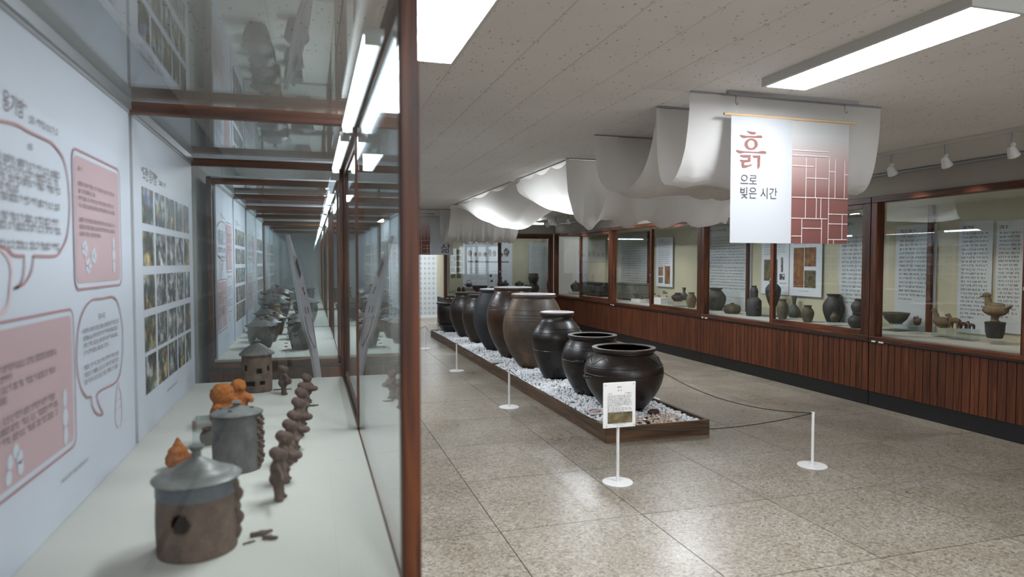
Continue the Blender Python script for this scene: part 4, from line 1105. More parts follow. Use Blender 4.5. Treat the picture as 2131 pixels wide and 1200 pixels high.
# ---------------------------------------------------------------- printed hanging banners
def banner(name, label, x0, x1, z0, z1, y, white_left, big):
    t = thing(name, label, 'banner', (x0, y, z0), 0)
    xm = x0 + (x1 - x0) * .503
    def sheet(nm, a, b, mat, lift):
        v = []; f = []; n = 26
        for i in range(n + 1):
            for j in range(n + 1):
                x = a + (b - a) * i / n - x0; z = (z1 - z0) * j / n
                v.append((x, lift + .0012 * math.sin(x * 11 + z * 3) * (1 - j / n) + .0006 * math.sin(x * 31), z))
        for i in range(n):
            for j in range(n): f.append((i * (n + 1) + j, (i + 1) * (n + 1) + j, (i + 1) * (n + 1) + j + 1, i * (n + 1) + j + 1))
        return MB().add(v, f).build(nm, mat, t, smooth=True)
    if white_left: sheet('white_cloth', x0, xm, M['linen'], 0); sheet('printed_cloth', xm + .001, x1, M['banner_print'], .004)
    else: sheet('printed_cloth', x0, xm, M['banner_print'], .004); sheet('white_cloth', xm + .001, x1, M['linen'], 0)
    MB().tube([(-.05, .004, z1 - z0 + .004), (x1 - x0 + .05, .004, z1 - z0 + .004)], .009, 10).build('dowel', M['stick'], t, smooth=True)
    r = MB().box(-.03, x1 - x0 + .06, -.012, .012, ZC - z0 - .022, ZC - z0); r.build('ceiling_rail', M['grey_metal'], t)
    for x in (.03, x1 - x0 - .04):
        MB().tube([(x, 0, ZC - z0 - .02), (x, 0, ZC - z0 - .07), (x + .008, 0, ZC - z0 - .082), (x + .016, 0, ZC - z0 - .078), (x + .018, 0, ZC - z0 - .068)], .0025, 6).build('hook', M['steel'], t, smooth=True)
        MB().tube([(x + .008, 0, ZC - z0 - .08), (x + .008, .004, z1 - z0 + .01)], .0012, 4).build('thread', M['line_white'], t)
    pr = Print((x0, y - .0012, z0), (1, 0, 0), (0, 0, 1), t)
    W, H = x1 - x0, z1 - z0
    # white joints of the brick-like print (fractions of the printed half)
    po = .505 * W if white_left else 0
    hw = .49 * W
    hl = [(0, .64, .755), (0, .63, .715), (0, .37, .63), (.25, .63, .535), (0, 1, .375), (0, .63, .205), (.64, 1, .245), (.65, 1, .165), (.19, .53, .125), (0, .18, .06), (.65, 1, .035), (.65, .76, .595), (.93, 1, .575)]
    vl = [(.24, .375, .70), (.24, .205, .375), (.41, .375, .70), (.43, .205, .375), (.51, .205, .37), (.65, 0, .71), (.76, .375, .70), (.93, .375, .69), (.18, 0, .205), (.53, 0, .2), (.90, .035, .24), (.75, 0, .03)]
    ls = []
    for a, b, h in hl: ls += stroke([(po + a * hw, h * H), (po + b * hw, h * H)], .0035)
    for x, a, b in vl: ls += stroke([(po + x * hw, a * H), (po + x * hw, b * H)], .0035)
    pr.obj('white_joint_lines', ls, M['line_white'], 1)
    if big:
        def Z(pts): return [(lambda q: (q.x - x0, q.z - z0))(P(1520 + a / 7.06, 260 + b / 7.06, Y=y)) for a, b in pts]
        st = [[(232, 78), (262, 92), (330, 102), (370, 106), (372, 130), (350, 140), (300, 137), (262, 115)],
              [(128, 146), (165, 147), (225, 158), (360, 163), (388, 155), (450, 154), (468, 170), (462, 188), (440, 192), (360, 190), (250, 183), (205, 192), (165, 178)],
              [(78, 368), (110, 368), (190, 385), (400, 395), (440, 382), (500, 382), (527, 400), (520, 420), (490, 422), (400, 415), (200, 405), (140, 417), (100, 395)],
              [(140, 440), (300, 440), (290, 480), (297, 530), (285, 542), (205, 545), (200, 590), (260, 588), (325, 573), (300, 600), (220, 628), (175, 625), (165, 600), (165, 540), (135, 520), (140, 508), (170, 512), (250, 510), (255, 478), (190, 478), (150, 460)],
              [(315, 455), (340, 447), (438, 447), (437, 480), (430, 610), (405, 648), (392, 620), (393, 480), (345, 485)]]
        polys = [Z(q)[::-1] for q in st]
        n = 28
        o_ = Z([(304 + 98 * math.cos(-2 * PI * i / n), 282 + 85 * math.sin(-2 * PI * i / n)) for i in range(n)]); i_ = Z([(304 + 50 * math.cos(-2 * PI * i / n), 282 + 58 * math.sin(-2 * PI * i / n)) for i in range(n)])
        polys += [[o_[i], o_[(i + 1) % n], i_[(i + 1) % n], i_[i]] for i in range(n)]
        pr.obj('large_lettering', polys, M['terracotta'], 1, 'large brush lettering in terracotta')
        a, b = Z([(145, 862), (388, 738)]); pr.text('lettering', '으로', a[0], a[1], b[1] - a[1], M['ink'], 1, b[0] - a[0])
        a, b = Z([(145, 1075), (385, 915)]); pr.text('lettering', '빚은', a[0], a[1], b[1] - a[1], M['ink'], 1, b[0] - a[0])
        a, b = Z([(438, 1083), (685, 925)]); pr.text('lettering', '시간', a[0], a[1], b[1] - a[1], M['ink'], 1, b[0] - a[0])
    else:
        q0 = P(917, 526, Y=y); q1 = P(937, 507, Y=y)
        pr.text('lettering', '삶', q0.x - x0, q0.z - z0, q1.z - q0.z, M['ink'], 1, q1.x - q0.x)
banner('hanging_banner', 'near hanging cloth banner with brown brush lettering and brick print', 2.482, 3.378, 1.622, 2.405, 3.55, True, True)
banner('hanging_banner', 'far hanging cloth banner half hidden by drapes, with one black syllable', 1.80, 2.725, 1.652, 2.40, 13.0, False, False)

# ================================================================ vessels in the wall cases
FZ = .745
def vessel(name, label, cat, base, prof, mat, seg=32, parts=(), group=None, rz=0):
    t = thing(name, label, cat, tuple(base), rz, group)
    MB().lathe(prof, seg=seg).build('body', M[mat], t, smooth=True)
    for nm, mb in parts: mb.build(nm, M[mat], t, smooth=True)
    return t
def pot(h, rm, rb, rn, rl, fm=.6, fneck=.85, n=12):
    pr = [(0, 0), (rb, 0)]
    for k in range(1, n + 1):
        f = k / n; z = h * fneck * f
        if f <= fm: r = rb + (rm - rb) * math.sin(f / fm * PI / 2)
        else: r = rn + (rm - rn) * math.cos((f - fm) / (1 - fm) * PI / 2)
        pr.append((r, z))
    pr += [(rn, h * (fneck + .05)), (rl * .96, h * .97), (rl, h), (rl * .8, h), (rn * .8, h * .93), (0, h * .9)]
    return pr
def at(px, py, X): return P(px, py, X=X)
def stand(px, w, d, base, label, mat='acrylic', h=None):
    """block under a raised vessel: from the display floor up to the base point"""
    b = Vector(base)
    t = thing('display_block', label, 'block', (b.x, b.y, FZ), 0, 'display blocks')
    MB().box(-d / 2, d / 2, -w / 2, w / 2, 0, b.z - FZ - .0005).build('block', M[mat], t, bevel=.003)
    return t
def px_size(n, X): return n / FPX * ((ROT.transposed() @ Vector((X, 0, 0))).length)   # unused helper kept simple
def mpp(p): return -(ROT.transposed() @ (Vector(p) - Vector((0, 0, EYE)))).z / FPX     # metres per pixel at a point

GP = 'pots in the wall cases'
def place(px0, px1, py0, py1, X, kind, mat, label, name='clay_jar', cat='jar', snap=True, **kw):
    """vessel whose outline covers the given pixels, standing at depth X; raised ones get a block"""
    cx = (px0 + px1) / 2
    b = P(cx, py1, X=X)
    if snap and abs(b.z - FZ) < .045: 
        b = P(cx, py1, Z=FZ); b.x = min(max(b.x, 5.80), 6.36)
        b = P(cx, py1, X=b.x); b.z = FZ
    m = mpp(b); w = (px1 - px0) * m; h = (py1 - py0) * m
    if b.z > FZ + .02: stand(cx, w * 1.1, w * 1.1, b, 'small clear block under the ' + kw.pop('under', label), kw.pop('bmat', 'acrylic'))
    else: b.z = FZ
    R = w / 2
    pr = {'jar': pot(h, R, R * .6, R * .55, R * .68, .62, .88), 'squat': pot(h, R, R * .62, R * .45, R * .55, .58, .86), 'barrel': [(0, 0), (R * .75, 0), (R * .95, h * .2), (R, h * .45), (R * .9, h * .75), (R * .5, h * .88), (R * .25, h * .9), (R * .22, h * .95), (R * .3, h), (0, h)],
          'bottle': pot(h, R, R * .62, R * .26, R * .42, .38, .62), 'vase': pot(h, R, R * .38, R * .45, R * .55, .74, .92), 'bowl': [(0, 0), (R * .45, 0), (R * .8, h * .4), (R, h * .95), (R * .98, h), (R * .9, h * .9), (0, h * .3)],
          'lidded': [(0, 0), (R * .6, 0), (R * .95, h * .35), (R, h * .5), (R * .98, h * .55), (R, h * .57), (R * .6, h * .8), (R * .15, h * .86), (R * .18, h), (0, h)],
          'tall': [(0, 0), (R * .95, 0), (R, h * .05), (R * .97, h * .5), (R * .8, h * .56), (R * .5, h * .62), (R * .55, h * .8), (R * .42, h * .92), (R * .3, h * .95), (R * .34, h), (0, h)]}[kind]
    return vessel(name, label, cat, b, pr, mat, group=GP, **kw), b, R, h
place(1468, 1510, 599, 645, 6.15, 'jar', 'stone_grey', 'broad grey jar at the left end of the banner case')
place(1506, 1541, 630, 652, 5.95, 'barrel', 'stone_brown', 'low barrel-shaped vessel with small mouth')
t, b, R, h = place(1553, 1584, 594, 657, 5.95, 'tall', 'stone_dark', 'dark bottle with straight body and side lugs', 'clay_bottle', 'bottle')
for s_ in (-1, 1): MB().tube([(-.02, s_ * R * .95, h * .26), (-.03, s_ * R * 1.25, h * .28), (-.02, s_ * R * .95, h * .36)], .012, 8).build('lug', M['stone_dark'], t, smooth=True)
place(1593, 1624, 585, 639, 6.2, 'vase', 'stone_dark', 'dark tapering vase raised behind the door stile', 'clay_vase', 'vase')
place(1616, 1640, 622, 664, 5.97, 'jar', 'stone_brown', 'slim brown-grey jar right of the door stile')
place(1639, 1665, 616, 660, 6.3, 'bottle', 'stone_grey', 'grey bottle with flared neck beside the slim jar', 'clay_bottle', 'bottle')
place(1668, 1693, 635, 670, 5.99, 'jar', 'stone_brown', 'small narrow-mouthed jar below the brown picture poster')
place(1713, 1754, 610, 668, 6.3, 'jar', 'stone_dark', 'large dark jar below the right end of the banner')
place(1728, 1746, 649, 669, 6.02, 'squat', 'stone_brown', 'small round pot before the large dark jar')
place(1765, 1801, 651, 682, 5.92, 'squat', 'stone_dark', 'dark squat jar at the right end of the banner case')
place(1772, 1804, 622, 655, 6.3, 'jar', 'stone_dark', 'dark jar raised behind the squat jar at the case end')
# case with shards
place(1414, 1433, 598, 624, 6.25, 'bottle', 'stone_grey', 'grey bottle raised at the back of the shard case', 'clay_bottle', 'bottle')
place(1397, 1424, 609, 626, 6.05, 'squat', 'stone_dark', 'dark low pot raised before the grey bottle')
place(1428, 1449, 608, 640, 6.0, 'jar', 'stone_tan', 'tan-brown jar at the right end of the shard case')
# shards on blocks
rnd = random.Random(21)
for k, (px, py, w) in enumerate([(1362, 612, 10), (1372, 616, 9), (1384, 609, 13), (1388, 617, 7), (1335, 620, 12), (1345, 618, 13), (1328, 612, 11), (1321, 613, 9)]):
    p = P(px, py, X=6.15 if k < 4 else 6.05); m = mpp(p) * w
    me = blob([((0, 0, 0), (m * .35, m * .6, m * .16)), ((.0, m * .25, m * .14), (m * .3, m * .3, m * .2), RX(.5)), ((0, -m * .3, m * .05), (m * .25, m * .25, m * .13))], m * .12, 'shard', m * .12, 40)
    o = put('pottery_shard', me, M['stone_tan' if k < 4 else 'stone_brown'], None, tuple(p), rnd.uniform(-.4, .4))
    tag(o, ['reddish shard at the left of the white block', 'second reddish shard on the white block', 'boat-shaped upturned shard on the white block', 'small shard at the right of the white block',
            'dark shard hanging over the left block edge', 'largest dark shard beside the door stile', 'flat shard on the clear stand', 'leftmost flat shard in the shard case'][k], 'shard', 'pottery shards')
for (a0, a1, py, X, lab) in ((1356, 1396, 621, 6.15, 'white display block under the reddish shards'), (1316, 1352, 624, 6.05, 'white display block under the dark shards')):
    p = P((a0 + a1) / 2, py, X=X); w = (a1 - a0) * mpp(p) * 1.1
    t = thing('display_block', lab, 'block', (p.x, p.y, FZ), 0, 'display blocks')
    MB().box(-.12, .12, -w / 2, w / 2, 0, p.z - FZ + .02).build('block', M['acrylic_white'], t, bevel=.003)
def chest(px0, px1, py0, py1, X, mat, label, depth=.3, lid=False):
    a = P(px0, py1, X=X); b = P(px1, py1, X=X); top = P(px0, py0, X=X).z
    y0, y1 = b.y, a.y; z0 = FZ
    t = thing('chest', label, 'chest', (X + depth / 2, (y0 + y1) / 2, z0), 0)
    bx('body', (X, X + depth, y0, y1, z0 + .02, top - .03), M[mat], t, .008)
    bx('lid', (X - .012, X + depth + .012, y0 - .012, y1 + .012, top - .03, top), M[mat], t, .006)
    for yy in (y0 + .03, y1 - .07):
        for xx in (X + .02, X + depth - .06): bx('foot', (xx, xx + .04, yy, yy + .04, z0, z0 + .02), M[mat], t)
    if lid:
        MB().lathe([(0, 0), (.055, 0), (.06, .008), (.03, .016), (0, .018)], seg=24).build('round_boss', M[mat], t, smooth=True, loc=tuple(Vector((X + .002, y1 - (y1 - y0) * .3, z0 + (top - z0) * .55)) - wloc(t))).rotation_euler = (0, -PI / 2, 0)
    return t
chest(1208, 1247, 586, 606, 6.05, 'stone_dark', 'dark long chest with round boss in the far corner case', .28, True)
chest(1280, 1327, 587, 620, 6.1, 'stone_pale', 'plain grey stone chest in the shard case', .25)
place(1187, 1209, 584, 606, 6.1, 'lidded', 'stone_dark', 'dark lidded pot left of the dark chest')
place(1225, 1242, 602, 609, 5.85, 'bowl', 'onggi_plain', 'small dark bowl on the floor of the corner case', 'clay_bowl', 'bowl')
# nearest case: boat bowl, figurines, duck vessel
place(1838, 1890, 650, 672, 6.25, 'bowl', 'stone_grey', 'wide shallow grey bowl in the nearest wall case', 'clay_bowl', 'bowl', under='wide shallow grey bowl')
def figure(px0, px1, py0, py1, X, parts, mat, label, name, cat, vox=.03, rz=0, group=None):
    """blob modelled in unit height, scaled to the pixel height, facing along +x of its own frame"""
    b = P((px0 + px1) / 2, py1, X=X); h = (py1 - py0) * mpp(b)
    if b.z < FZ + .02: b.z = FZ
    me = blob(parts, vox, name, vox * .35, 6)
    me.transform(Matrix.Scale(h, 4))
    o = put(name, me, M[mat], None, tuple(b), rz); tag(o, label, cat, group)
    if b.z > FZ + .02: stand((px0 + px1) / 2, (px1 - px0) * mpp(b), .12, b, 'clear block under the ' + label)
    return o, b, h
duck = [((0, 0, .38), (.42, .23, .2)), ((-.36, 0, .46), (.2, .12, .06), RY(.5)), ((.2, 0, .45), (.28, 0, .78), .14, .085), ((.3, 0, .86), (.13, .1, .1)), ((.38, 0, .84), (.52, 0, .80), .05, .03), ((-.05, 0, .56), (.25, .19, .07)), ((0, 0, .04), (0, 0, .3), .1, .12), ((0, 0, .02), (.16, .14, .03))]
p_ = P(2070, 703, X=6.05)
t = vessel('dark_pot_stand', 'dark cylindrical pot carrying the duck vessel', 'pot', (p_.x, p_.y, max(FZ, p_.z)), [(0, 0), (.06, 0), (.075, .05), (.08, .13), (.085, .145), (.07, .15), (0, .148)], 'stone_dark', group=GP)
o, b_, h_ = figure(2050, 2104, 610, 674, 6.05, duck, 'stone_tan', 'tan duck-shaped vessel with raised neck and wings', 'duck_vessel', 'vessel', .022, PI / 2)
o.location = (p_.x, p_.y, max(FZ, p_.z) + .149)
for ob in [ob for ob in bpy.data.objects if ob.name.startswith('display_block') and 'duck' in ob.get('label', '')]:
    for c in list(ob.children): bpy.data.objects.remove(c)
    bpy.data.objects.remove(ob)
lowbird = [((0, 0, .3), (.55, .3, .26)), ((.32, 0, .4), (.46, 0, .8), .16, .11), ((.5, 0, .86), (.16, .12, .12)), ((.55, 0, .84), (.74, 0, .8), .05, .03), ((-.5, 0, .4), (.26, .14, .08), RY(.4)), ((0, 0, .05), (.3, .22, .06))]
figure(1946, 1978, 641, 681, 6.15, lowbird, 'stone_tan', 'largest tan animal figurine beside the dark stile', 'animal_figurine', 'figurine', .03, PI / 2, 'animal figurines')
four = [((0, 0, .52), (.42, .2, .2)), ((.35, 0, .62), (.48, 0, .86), .14, .13), ((.6, 0, .84), (.16, .1, .1))] + [((sx * .28, sy * .12, .45), (sx * .3, sy * .13, .05), .1, .08) for sx in (-1, 1) for sy in (-1, 1)]
for (a, b, c, d, l) in ((1977, 1997, 652, 682, 'second tan four-legged figurine in the nearest case'), (1998, 2012, 664, 683, 'small reddish four-legged figurine'), (2013, 2031, 668, 684, 'smallest reddish figurine right of the others')):
    figure(a, b, c, d, 6.1, four, 'stone_tan' if 'tan' in l else 'clay', l, 'animal_figurine', 'figurine', .035, PI / 2, 'animal figurines')
figure(1897, 1920, 657, 678, 6.15, [((0, 0, .4), (.3, .4, .35)), ((0, .3, .7), (.12, .15, .25)), ((0, -.3, .65), (.12, .2, .2)), ((0, 0, .8), (.12, .12, .2))], 'clay', 'small knobbly reddish ornament on the bowl side', 'clay_ornament', 'ornament', .04)

# ---------------------------------------------------------------- posters on the back boards
def poster(px0, px1, py0, py1, label, mat='poster', pics=(), lines=(), hang=0, head=True, X=XBK):
    a = P(px0, py1, X=X); y1 = a.y; b = P(px1, py1, X=X); z1 = P(px0, py0, X=X).z; z0 = a.z
    z0 = max(z0, FZ + .003); z1 = min(z1, 2.11)
    t = thing('text_poster', label, 'poster', (X - .008, (y1 + b.y) / 2, z0), 0, 'posters in the wall cases')
    bx('board', (X - .010 - hang, X - .002 - hang, b.y, y1, z0, z1), M[mat], t)
    pr = Print((X - .010 - hang, y1, z0), (0, -1, 0), (0, 0, 1), t)
    W, H = y1 - b.y, z1 - z0
    ink = []
    if head: ink += textline(W * .1, W * .5, H * .93, .035, random.Random(len(label)))
    for (v1, v0, n, u0, u1) in lines: ink += paragraph(W * u0, W * u1, H * v1, H * v0, n, (v1 - v0) * H / n * .5, n + 3, (), (n - 1,))
    pr.obj('small_print', ink, M['ink'], 1)
    for (u0, v0, u1, v1, m) in pics: pr.obj('picture', [[(W * u0, H * v0), (W * u1, H * v0), (W * u1, H * v1), (W * u0, H * v1)]], M[m], 1)
    return t
poster(1468, 1563, 470, 645, 'tall pale text board behind the broad grey jar', 'poster_dim', lines=[(.86, .52, 11, .04, .9), (.50, .22, 9, .04, .9), (.15, .11, 2, .4, .9)])
poster(1585, 1642, 455, 610, 'white poster with vase photograph behind the door stile', 'poster', [(.1, .18, .6, .47, 'ph_scene'), (.72, .3, .8, .5, 'ph_grey'), (.68, .2, .86, .28, 'ph_grey')], [(.9, .55, 12, .1, .9), (.16, .1, 2, .7, .95)])
poster(1646, 1713, 455, 614, 'white poster with three brown photographs below the banner', 'poster', [(.13, .11, .46, .62, 'ph_brown'), (.48, .38, .83, .62, 'ph_brown'), (.48, .11, .83, .33, 'ph_scene')], [(.93, .68, 8, .13, .85), (.07, .05, 1, .3, .8)], .02)
poster(1746, 1802, 455, 668, 'tall pale text board at the right end of the banner case', 'poster_dim', lines=[(.82, .20, 17, .1, .95)])
poster(1288, 1350, 478, 596, 'tall pale text board in the left half of the shard case', 'poster_dim', lines=[(.82, .05, 18, .12, .95)])
poster(1369, 1403, 495, 595, 'narrow white poster with small brown pictures beside the stile', 'poster', [(.14, .22, .44, .4, 'ph_brown'), (.54, .06, .86, .42, 'ph_brown'), (.16, .07, .44, .19, 'ph_scene')], [(.92, .44, 13, .12, .85)], .03)
poster(1862, 1946, 470, 682, 'pale text board in the left half of the nearest case', 'poster_dim', lines=[(.9, .3, 16, .1, .9)])
poster(1992, 2062, 462, 690, 'pale text board behind the duck vessel', 'poster_dim', lines=[(.9, .15, 22, .1, .9)])
poster(2070, 2128, 460, 690, 'pale text board at the right picture edge', 'poster_dim', lines=[(.9, .15, 22, .1, .9)])
# back case: its boards face the viewer
def back_poster(px0, px1, py0, py1, label, mat='poster'):
    Y = 15.86
    a = P(px0, py1, Y=Y); b = P(px1, py0, Y=Y)
    z0, z1 = max(a.z, FZ + .003), min(b.z, 2.11)
    t = thing('text_poster', label, 'poster', ((a.x + b.x) / 2, Y, z0), 0, 'posters in the wall cases')
    bx('board', (a.x, b.x, Y - .008, Y, z0, z1), M[mat], t)
    return Print((a.x, Y - .008, z0), (1, 0, 0), (0, 0, 1), t), b.x - a.x, z1 - z0
pr, W, H = back_poster(963, 1066, 500, 600, 'large white chart with a row of vessel pictures in the back case')
pr.text('title_lettering', '통통 도자기 변천사', W * .1, H * .90, H * .045, M['ink'], 1, W * .52)
pr.obj('small_print', paragraph(W * .12, W * .48, H * .42, H * .08, 9, H * .016, 3, (3, 6)) + textline(W * .1, W * .55, H * .86, H * .015, random.Random(2)) + paragraph(W * .55, W * .9, H * .36, H * .3, 2, H * .014, 5), M['ink'], 1)
pr.obj('timeline', [[(W * .1, H * .535), (W * .93, H * .535), (W * .93, H * .56), (W * .1, H * .56)]], M['ink_brown'], 1)
pr.obj('timeline_band', [[(W * .1, H * .535), (W * .3, H * .535), (W * .3, H * .575), (W * .1, H * .575)]], M['ph_scene'], 2)
for k, (u, w_, h_) in enumerate([(.14, .045, .13), (.24, .04, .1), (.34, .035, .1), (.44, .04, .09), (.545, .035, .15), (.635, .035, .13), (.77, .045, .08), (.88, .06, .18)]):
    pr.obj('vessel_picture', [[(W * (u + x_ * w_), H * (.66 + y_ * h_)) for x_, y_ in ((-.5, 0), (.5, 0), (1, .4), (.95, .7), (.45, .9), (.6, 1), (-.6, 1), (-.45, .9), (-.95, .7), (-1, .4))]], PH[2] if k % 2 else M['ph_brown'], 2)
for u, v in ((.56, .26), (.58, .15), (.72, .25)): pr.obj('vessel_picture', [ell(W * u, H * v, W * .025, H * .03, 10)], M['ph_grey'], 2)
pr, W, H = back_poster(935, 962, 510, 605, 'yellowish board with faded pictures at the left of the back case', 'cream')
for i in range(5):
    for j in range(2): pr.obj('photo', [[(W * (.12 + .42 * j), H * (.28 + .13 * i)), (W * (.48 + .42 * j), H * (.28 + .13 * i)), (W * (.48 + .42 * j), H * (.38 + .13 * i)), (W * (.12 + .42 * j), H * (.38 + .13 * i))]], M['ph_scene'], 1)
pr, W, H = back_poster(1100, 1140, 505, 600, 'pale text board at the right of the back case', 'poster_dim')
pr.obj('small_print', paragraph(W * .1, W * .9, H * .9, H * .4, 14, H * .014, 3), M['ink'], 1)
# vessels of the back case (block under each keeps them at their height)
def bplace(px0, px1, py0, py1, kind, mat, label, Y=15.4, name='clay_pot', cat='pot', extra=None):
    b = P((px0 + px1) / 2, py1, Y=Y); m = mpp(b); R = (px1 - px0) * m / 2; h = (py1 - py0) * m
    raised = b.z > FZ + .02
    if not raised: b.z = FZ
    pr = {'squat': pot(h, R, R * .7, R * .6, R * .7, .5, .9), 'bowl': [(0, 0), (R * .55, 0), (R * .85, h * .35), (R, h * .9), (R * 1.02, h), (R * .9, h), (0, h * .4)], 'bottle': pot(h, R, R * .7, R * .25, R * .45, .35, .6),
          'lidded': [(0, 0), (R * .7, 0), (R, h * .4), (R * .97, h * .5), (R, h * .55), (R * .6, h * .82), (R * .14, h * .88), (R * .16, h), (0, h)],
          'vase': pot(h, R, R * .6, R * .5, R * .65, .65, .9), 'gourd': [(0, 0), (R * .6, 0), (R * .95, h * .15), (R, h * .28), (R * .8, h * .42), (R * .6, h * .50), (R * .78, h * .62), (R * .9, h * .76), (R * .82, h * .92), (R * .78, h), (R * .66, h), (0, h * .96)]}[kind]
    t = vessel(name, label, cat, b, pr, mat, 28, group='vessels in the back case')
    if raised:
        q = thing('display_block', 'block under the ' + label, 'block', (b.x, b.y, FZ), 0, 'display blocks')
        MB().box(-R * 1.05, R * 1.05, -R * 1.05, R * 1.05, 0, b.z - FZ - .0005).build('block', M['acrylic'], q, bevel=.003)
    return t, R, h
bplace(951, 960, 597, 606, 'squat', 'onggi_black', 'left of two tiny black pots in the back case', 15.25)
bplace(960.5, 969, 597, 606, 'squat', 'onggi_black', 'right of two tiny black pots in the back case', 15.25)
t, R, h = bplace(969, 983, 588, 597, 'lidded', 'onggi_black', 'black kettle with high loop handle', 15.6, 'kettle', 'kettle')
MB().tube([(R * .75 * math.cos(a), 0, h * .6 + R * 1.25 * math.sin(a)) for a in [PI * i / 12 for i in range(13)]], R * .09, 8).build('handle', M['onggi_black'], t, smooth=True)
MB().tube([(-R * .8, 0, h * .4), (-R * 1.4, 0, h * .7)], [R * .2, R * .12], 8).build('spout', M['onggi_black'], t, smooth=True)
bplace(982, 1015, 594, 606, 'bowl', 'onggi_black', 'broad black basin beside the kettle', 15.3, 'basin', 'basin')
bplace(1017, 1030, 595, 604, 'lidded', 'stone_dark', 'small dark lid-shaped pot beside the basin', 15.3)
bplace(1036, 1049, 576, 594, 'bottle', 'stone_grey', 'grey bottle behind the door stile of the back case', 15.5, 'clay_bottle', 'bottle')
bplace(1048, 1056, 583, 594, 'vase', 'stone_grey', 'small grey vase beside the bottle in the back case', 15.5, 'clay_vase', 'vase')
bplace(1034, 1060, 589, 597, 'bowl', 'stone_dark', 'dark dish below the grey bottle in the back case', 15.25, 'clay_dish', 'dish')
bplace(1071, 1091, 584, 596, 'lidded', 'onggi_black', 'black flat lidded pot left of the gourd', 15.4)
t, R, h = bplace(1097, 1123, 567, 609, 'gourd', 'onggi_plain', 'dark double-gourd shaped pot with long spout', 15.4, 'gourd_pot')
MB().tube([(-R * .7, 0, h * .35), (-R * 1.5, 0, h * .42)], [R * .16, R * .1], 8).build('spout', M['onggi_plain'], t, smooth=True)
bplace(1138, 1146, 578, 609, 'vase', 'onggi_grey', 'slim blue-black vase at the right end of the back case', 15.35, 'clay_vase', 'vase')

# ================================================================ things in the lit cases
def shell_house(name, label, loc, R, H, wins, mat, rz=0, holes=()):
    """hollow pot wall with openings; wins in (angle, z0, z1, half angle), holes round (angle, z, radius)"""
    t = thing(name, label, 'clay house', loc, rz, 'clay houses')
    seg, rows = 120, 44; v = []; f = []
    for j in range(rows + 1):
        z = H * j / rows
        r = R * (1.0 + .03 * math.sin(PI * j / rows) - .02 * j / rows)
        for k in range(seg):
            a = 2 * PI * k / seg
            v.append((r * math.cos(a) * (1 + .004 * math.sin(a * 7 + z * 40)), r * math.sin(a), z))
    for j in range(rows):
        zc = H * (j + .5) / rows
        for k in range(seg):
            a = 2 * PI * (k + .5) / seg
            def da(b): return (a - b + PI) % (2 * PI) - PI
            if any(abs(da(w_[0])) < w_[3] and w_[1] < zc < w_[2] for w_ in wins): continue
            if any((da(h_[0]) * R) ** 2 + (zc - h_[1]) ** 2 < h_[2] ** 2 for h_ in holes): continue
            f.append((j * seg + k, j * seg + (k + 1) % seg, (j + 1) * seg + (k + 1) % seg, (j + 1) * seg + k))
    o = MB().add(v, f).build('wall', M[mat], t)
    o.data.polygons.foreach_set('use_smooth', [True] * len(o.data.polygons))
    s = o.modifiers.new('s', 'SOLIDIFY'); s.thickness = R * .11; s.offset = -1
    MB().lathe([(0, .001), (R * .9, .001), (R * .9, .006), (0, .006)], seg=32).build('floor_disc', M[mat], t)
    return t
def ang(x, y): return math.atan2(-y, -x)               # angle on a pot at (x, y) that faces the viewer
# near house: round door, broad lid with knob
hx, hy = -.290, 1.888
A = ang(hx, hy)
t = shell_house('clay_house', 'nearest clay house pot with round door and broad grey lid', (hx, hy, ZT), .0965, .190, [], 'clay_house', 0, [(A - .45, .098, .0265)])
MB().lathe([(.094, .148), (.0985, .151), (.0985, .188), (.094, .190)], seg=64).build('blue_band', M['clay_blue'], t, smooth=True)
lid = [(0, .189), (.08, .189), (.106, .188), (.109, .193), (.102, .198), (.084, .203), (.066, .208), (.060, .215), (.040, .228), (.020, .238), (.012, .244), (.011, .258), (.018, .266), (.020, .272), (.010, .275), (0, .274)]
MB().lathe(lid, seg=56, wob=.012).build('lid', M['clay_lid'], t, smooth=True)
lump = blob([((0, 0, .02), (.016, .016, .022)), ((.004, .006, .055), (.018, .014, .02)), ((0, -.004, .085), (.014, .016, .018))], .004, 'figure_relief', .002, 60)
for dz_, da_ in ((.02, 1.30), (.085, 1.25)):
    put('figure_relief', lump, M['clay'], t, (.094 * math.cos(A + da_), .094 * math.sin(A + da_), dz_), A + da_)
# second house: grey pot with flat crimped lid and dark relief on its side
hx, hy = -.262, 2.59
A = ang(hx, hy)
t = shell_house('clay_house', 'second clay house pot, grey with small knob and dark side relief', (hx, hy, ZT), .082, .200, [], 'clay_grey')
lid = [(0, .199), (.07, .199), (.088, .201), (.090, .207), (.08, .213), (.05, .221), (.018, .226), (.010, .235), (.018, .242), (.011, .249), (0, .250)]
MB().lathe(lid, seg=48, wob=.03).build('lid', M['clay_grey'], t, smooth=True)
for a in (0, 1.6, 3.1, 4.4): MB().lathe([(0, 0), (.008, 0), (.006, .006), (0, .008)], (.052 * math.cos(a), .052 * math.sin(a), .218), 10).build('lid_stud', M['stone_dark'], t, smooth=True)
for k in range(12):
    a = A + 1.10 + (k % 3) * .24; z = .03 + (k // 3) * .042 + (k % 2) * .012
    put('dark_relief', lump, M['stone_dark'], t, (.080 * math.cos(a), .080 * math.sin(a), z - .02), a).scale = (.8, .8, .45)
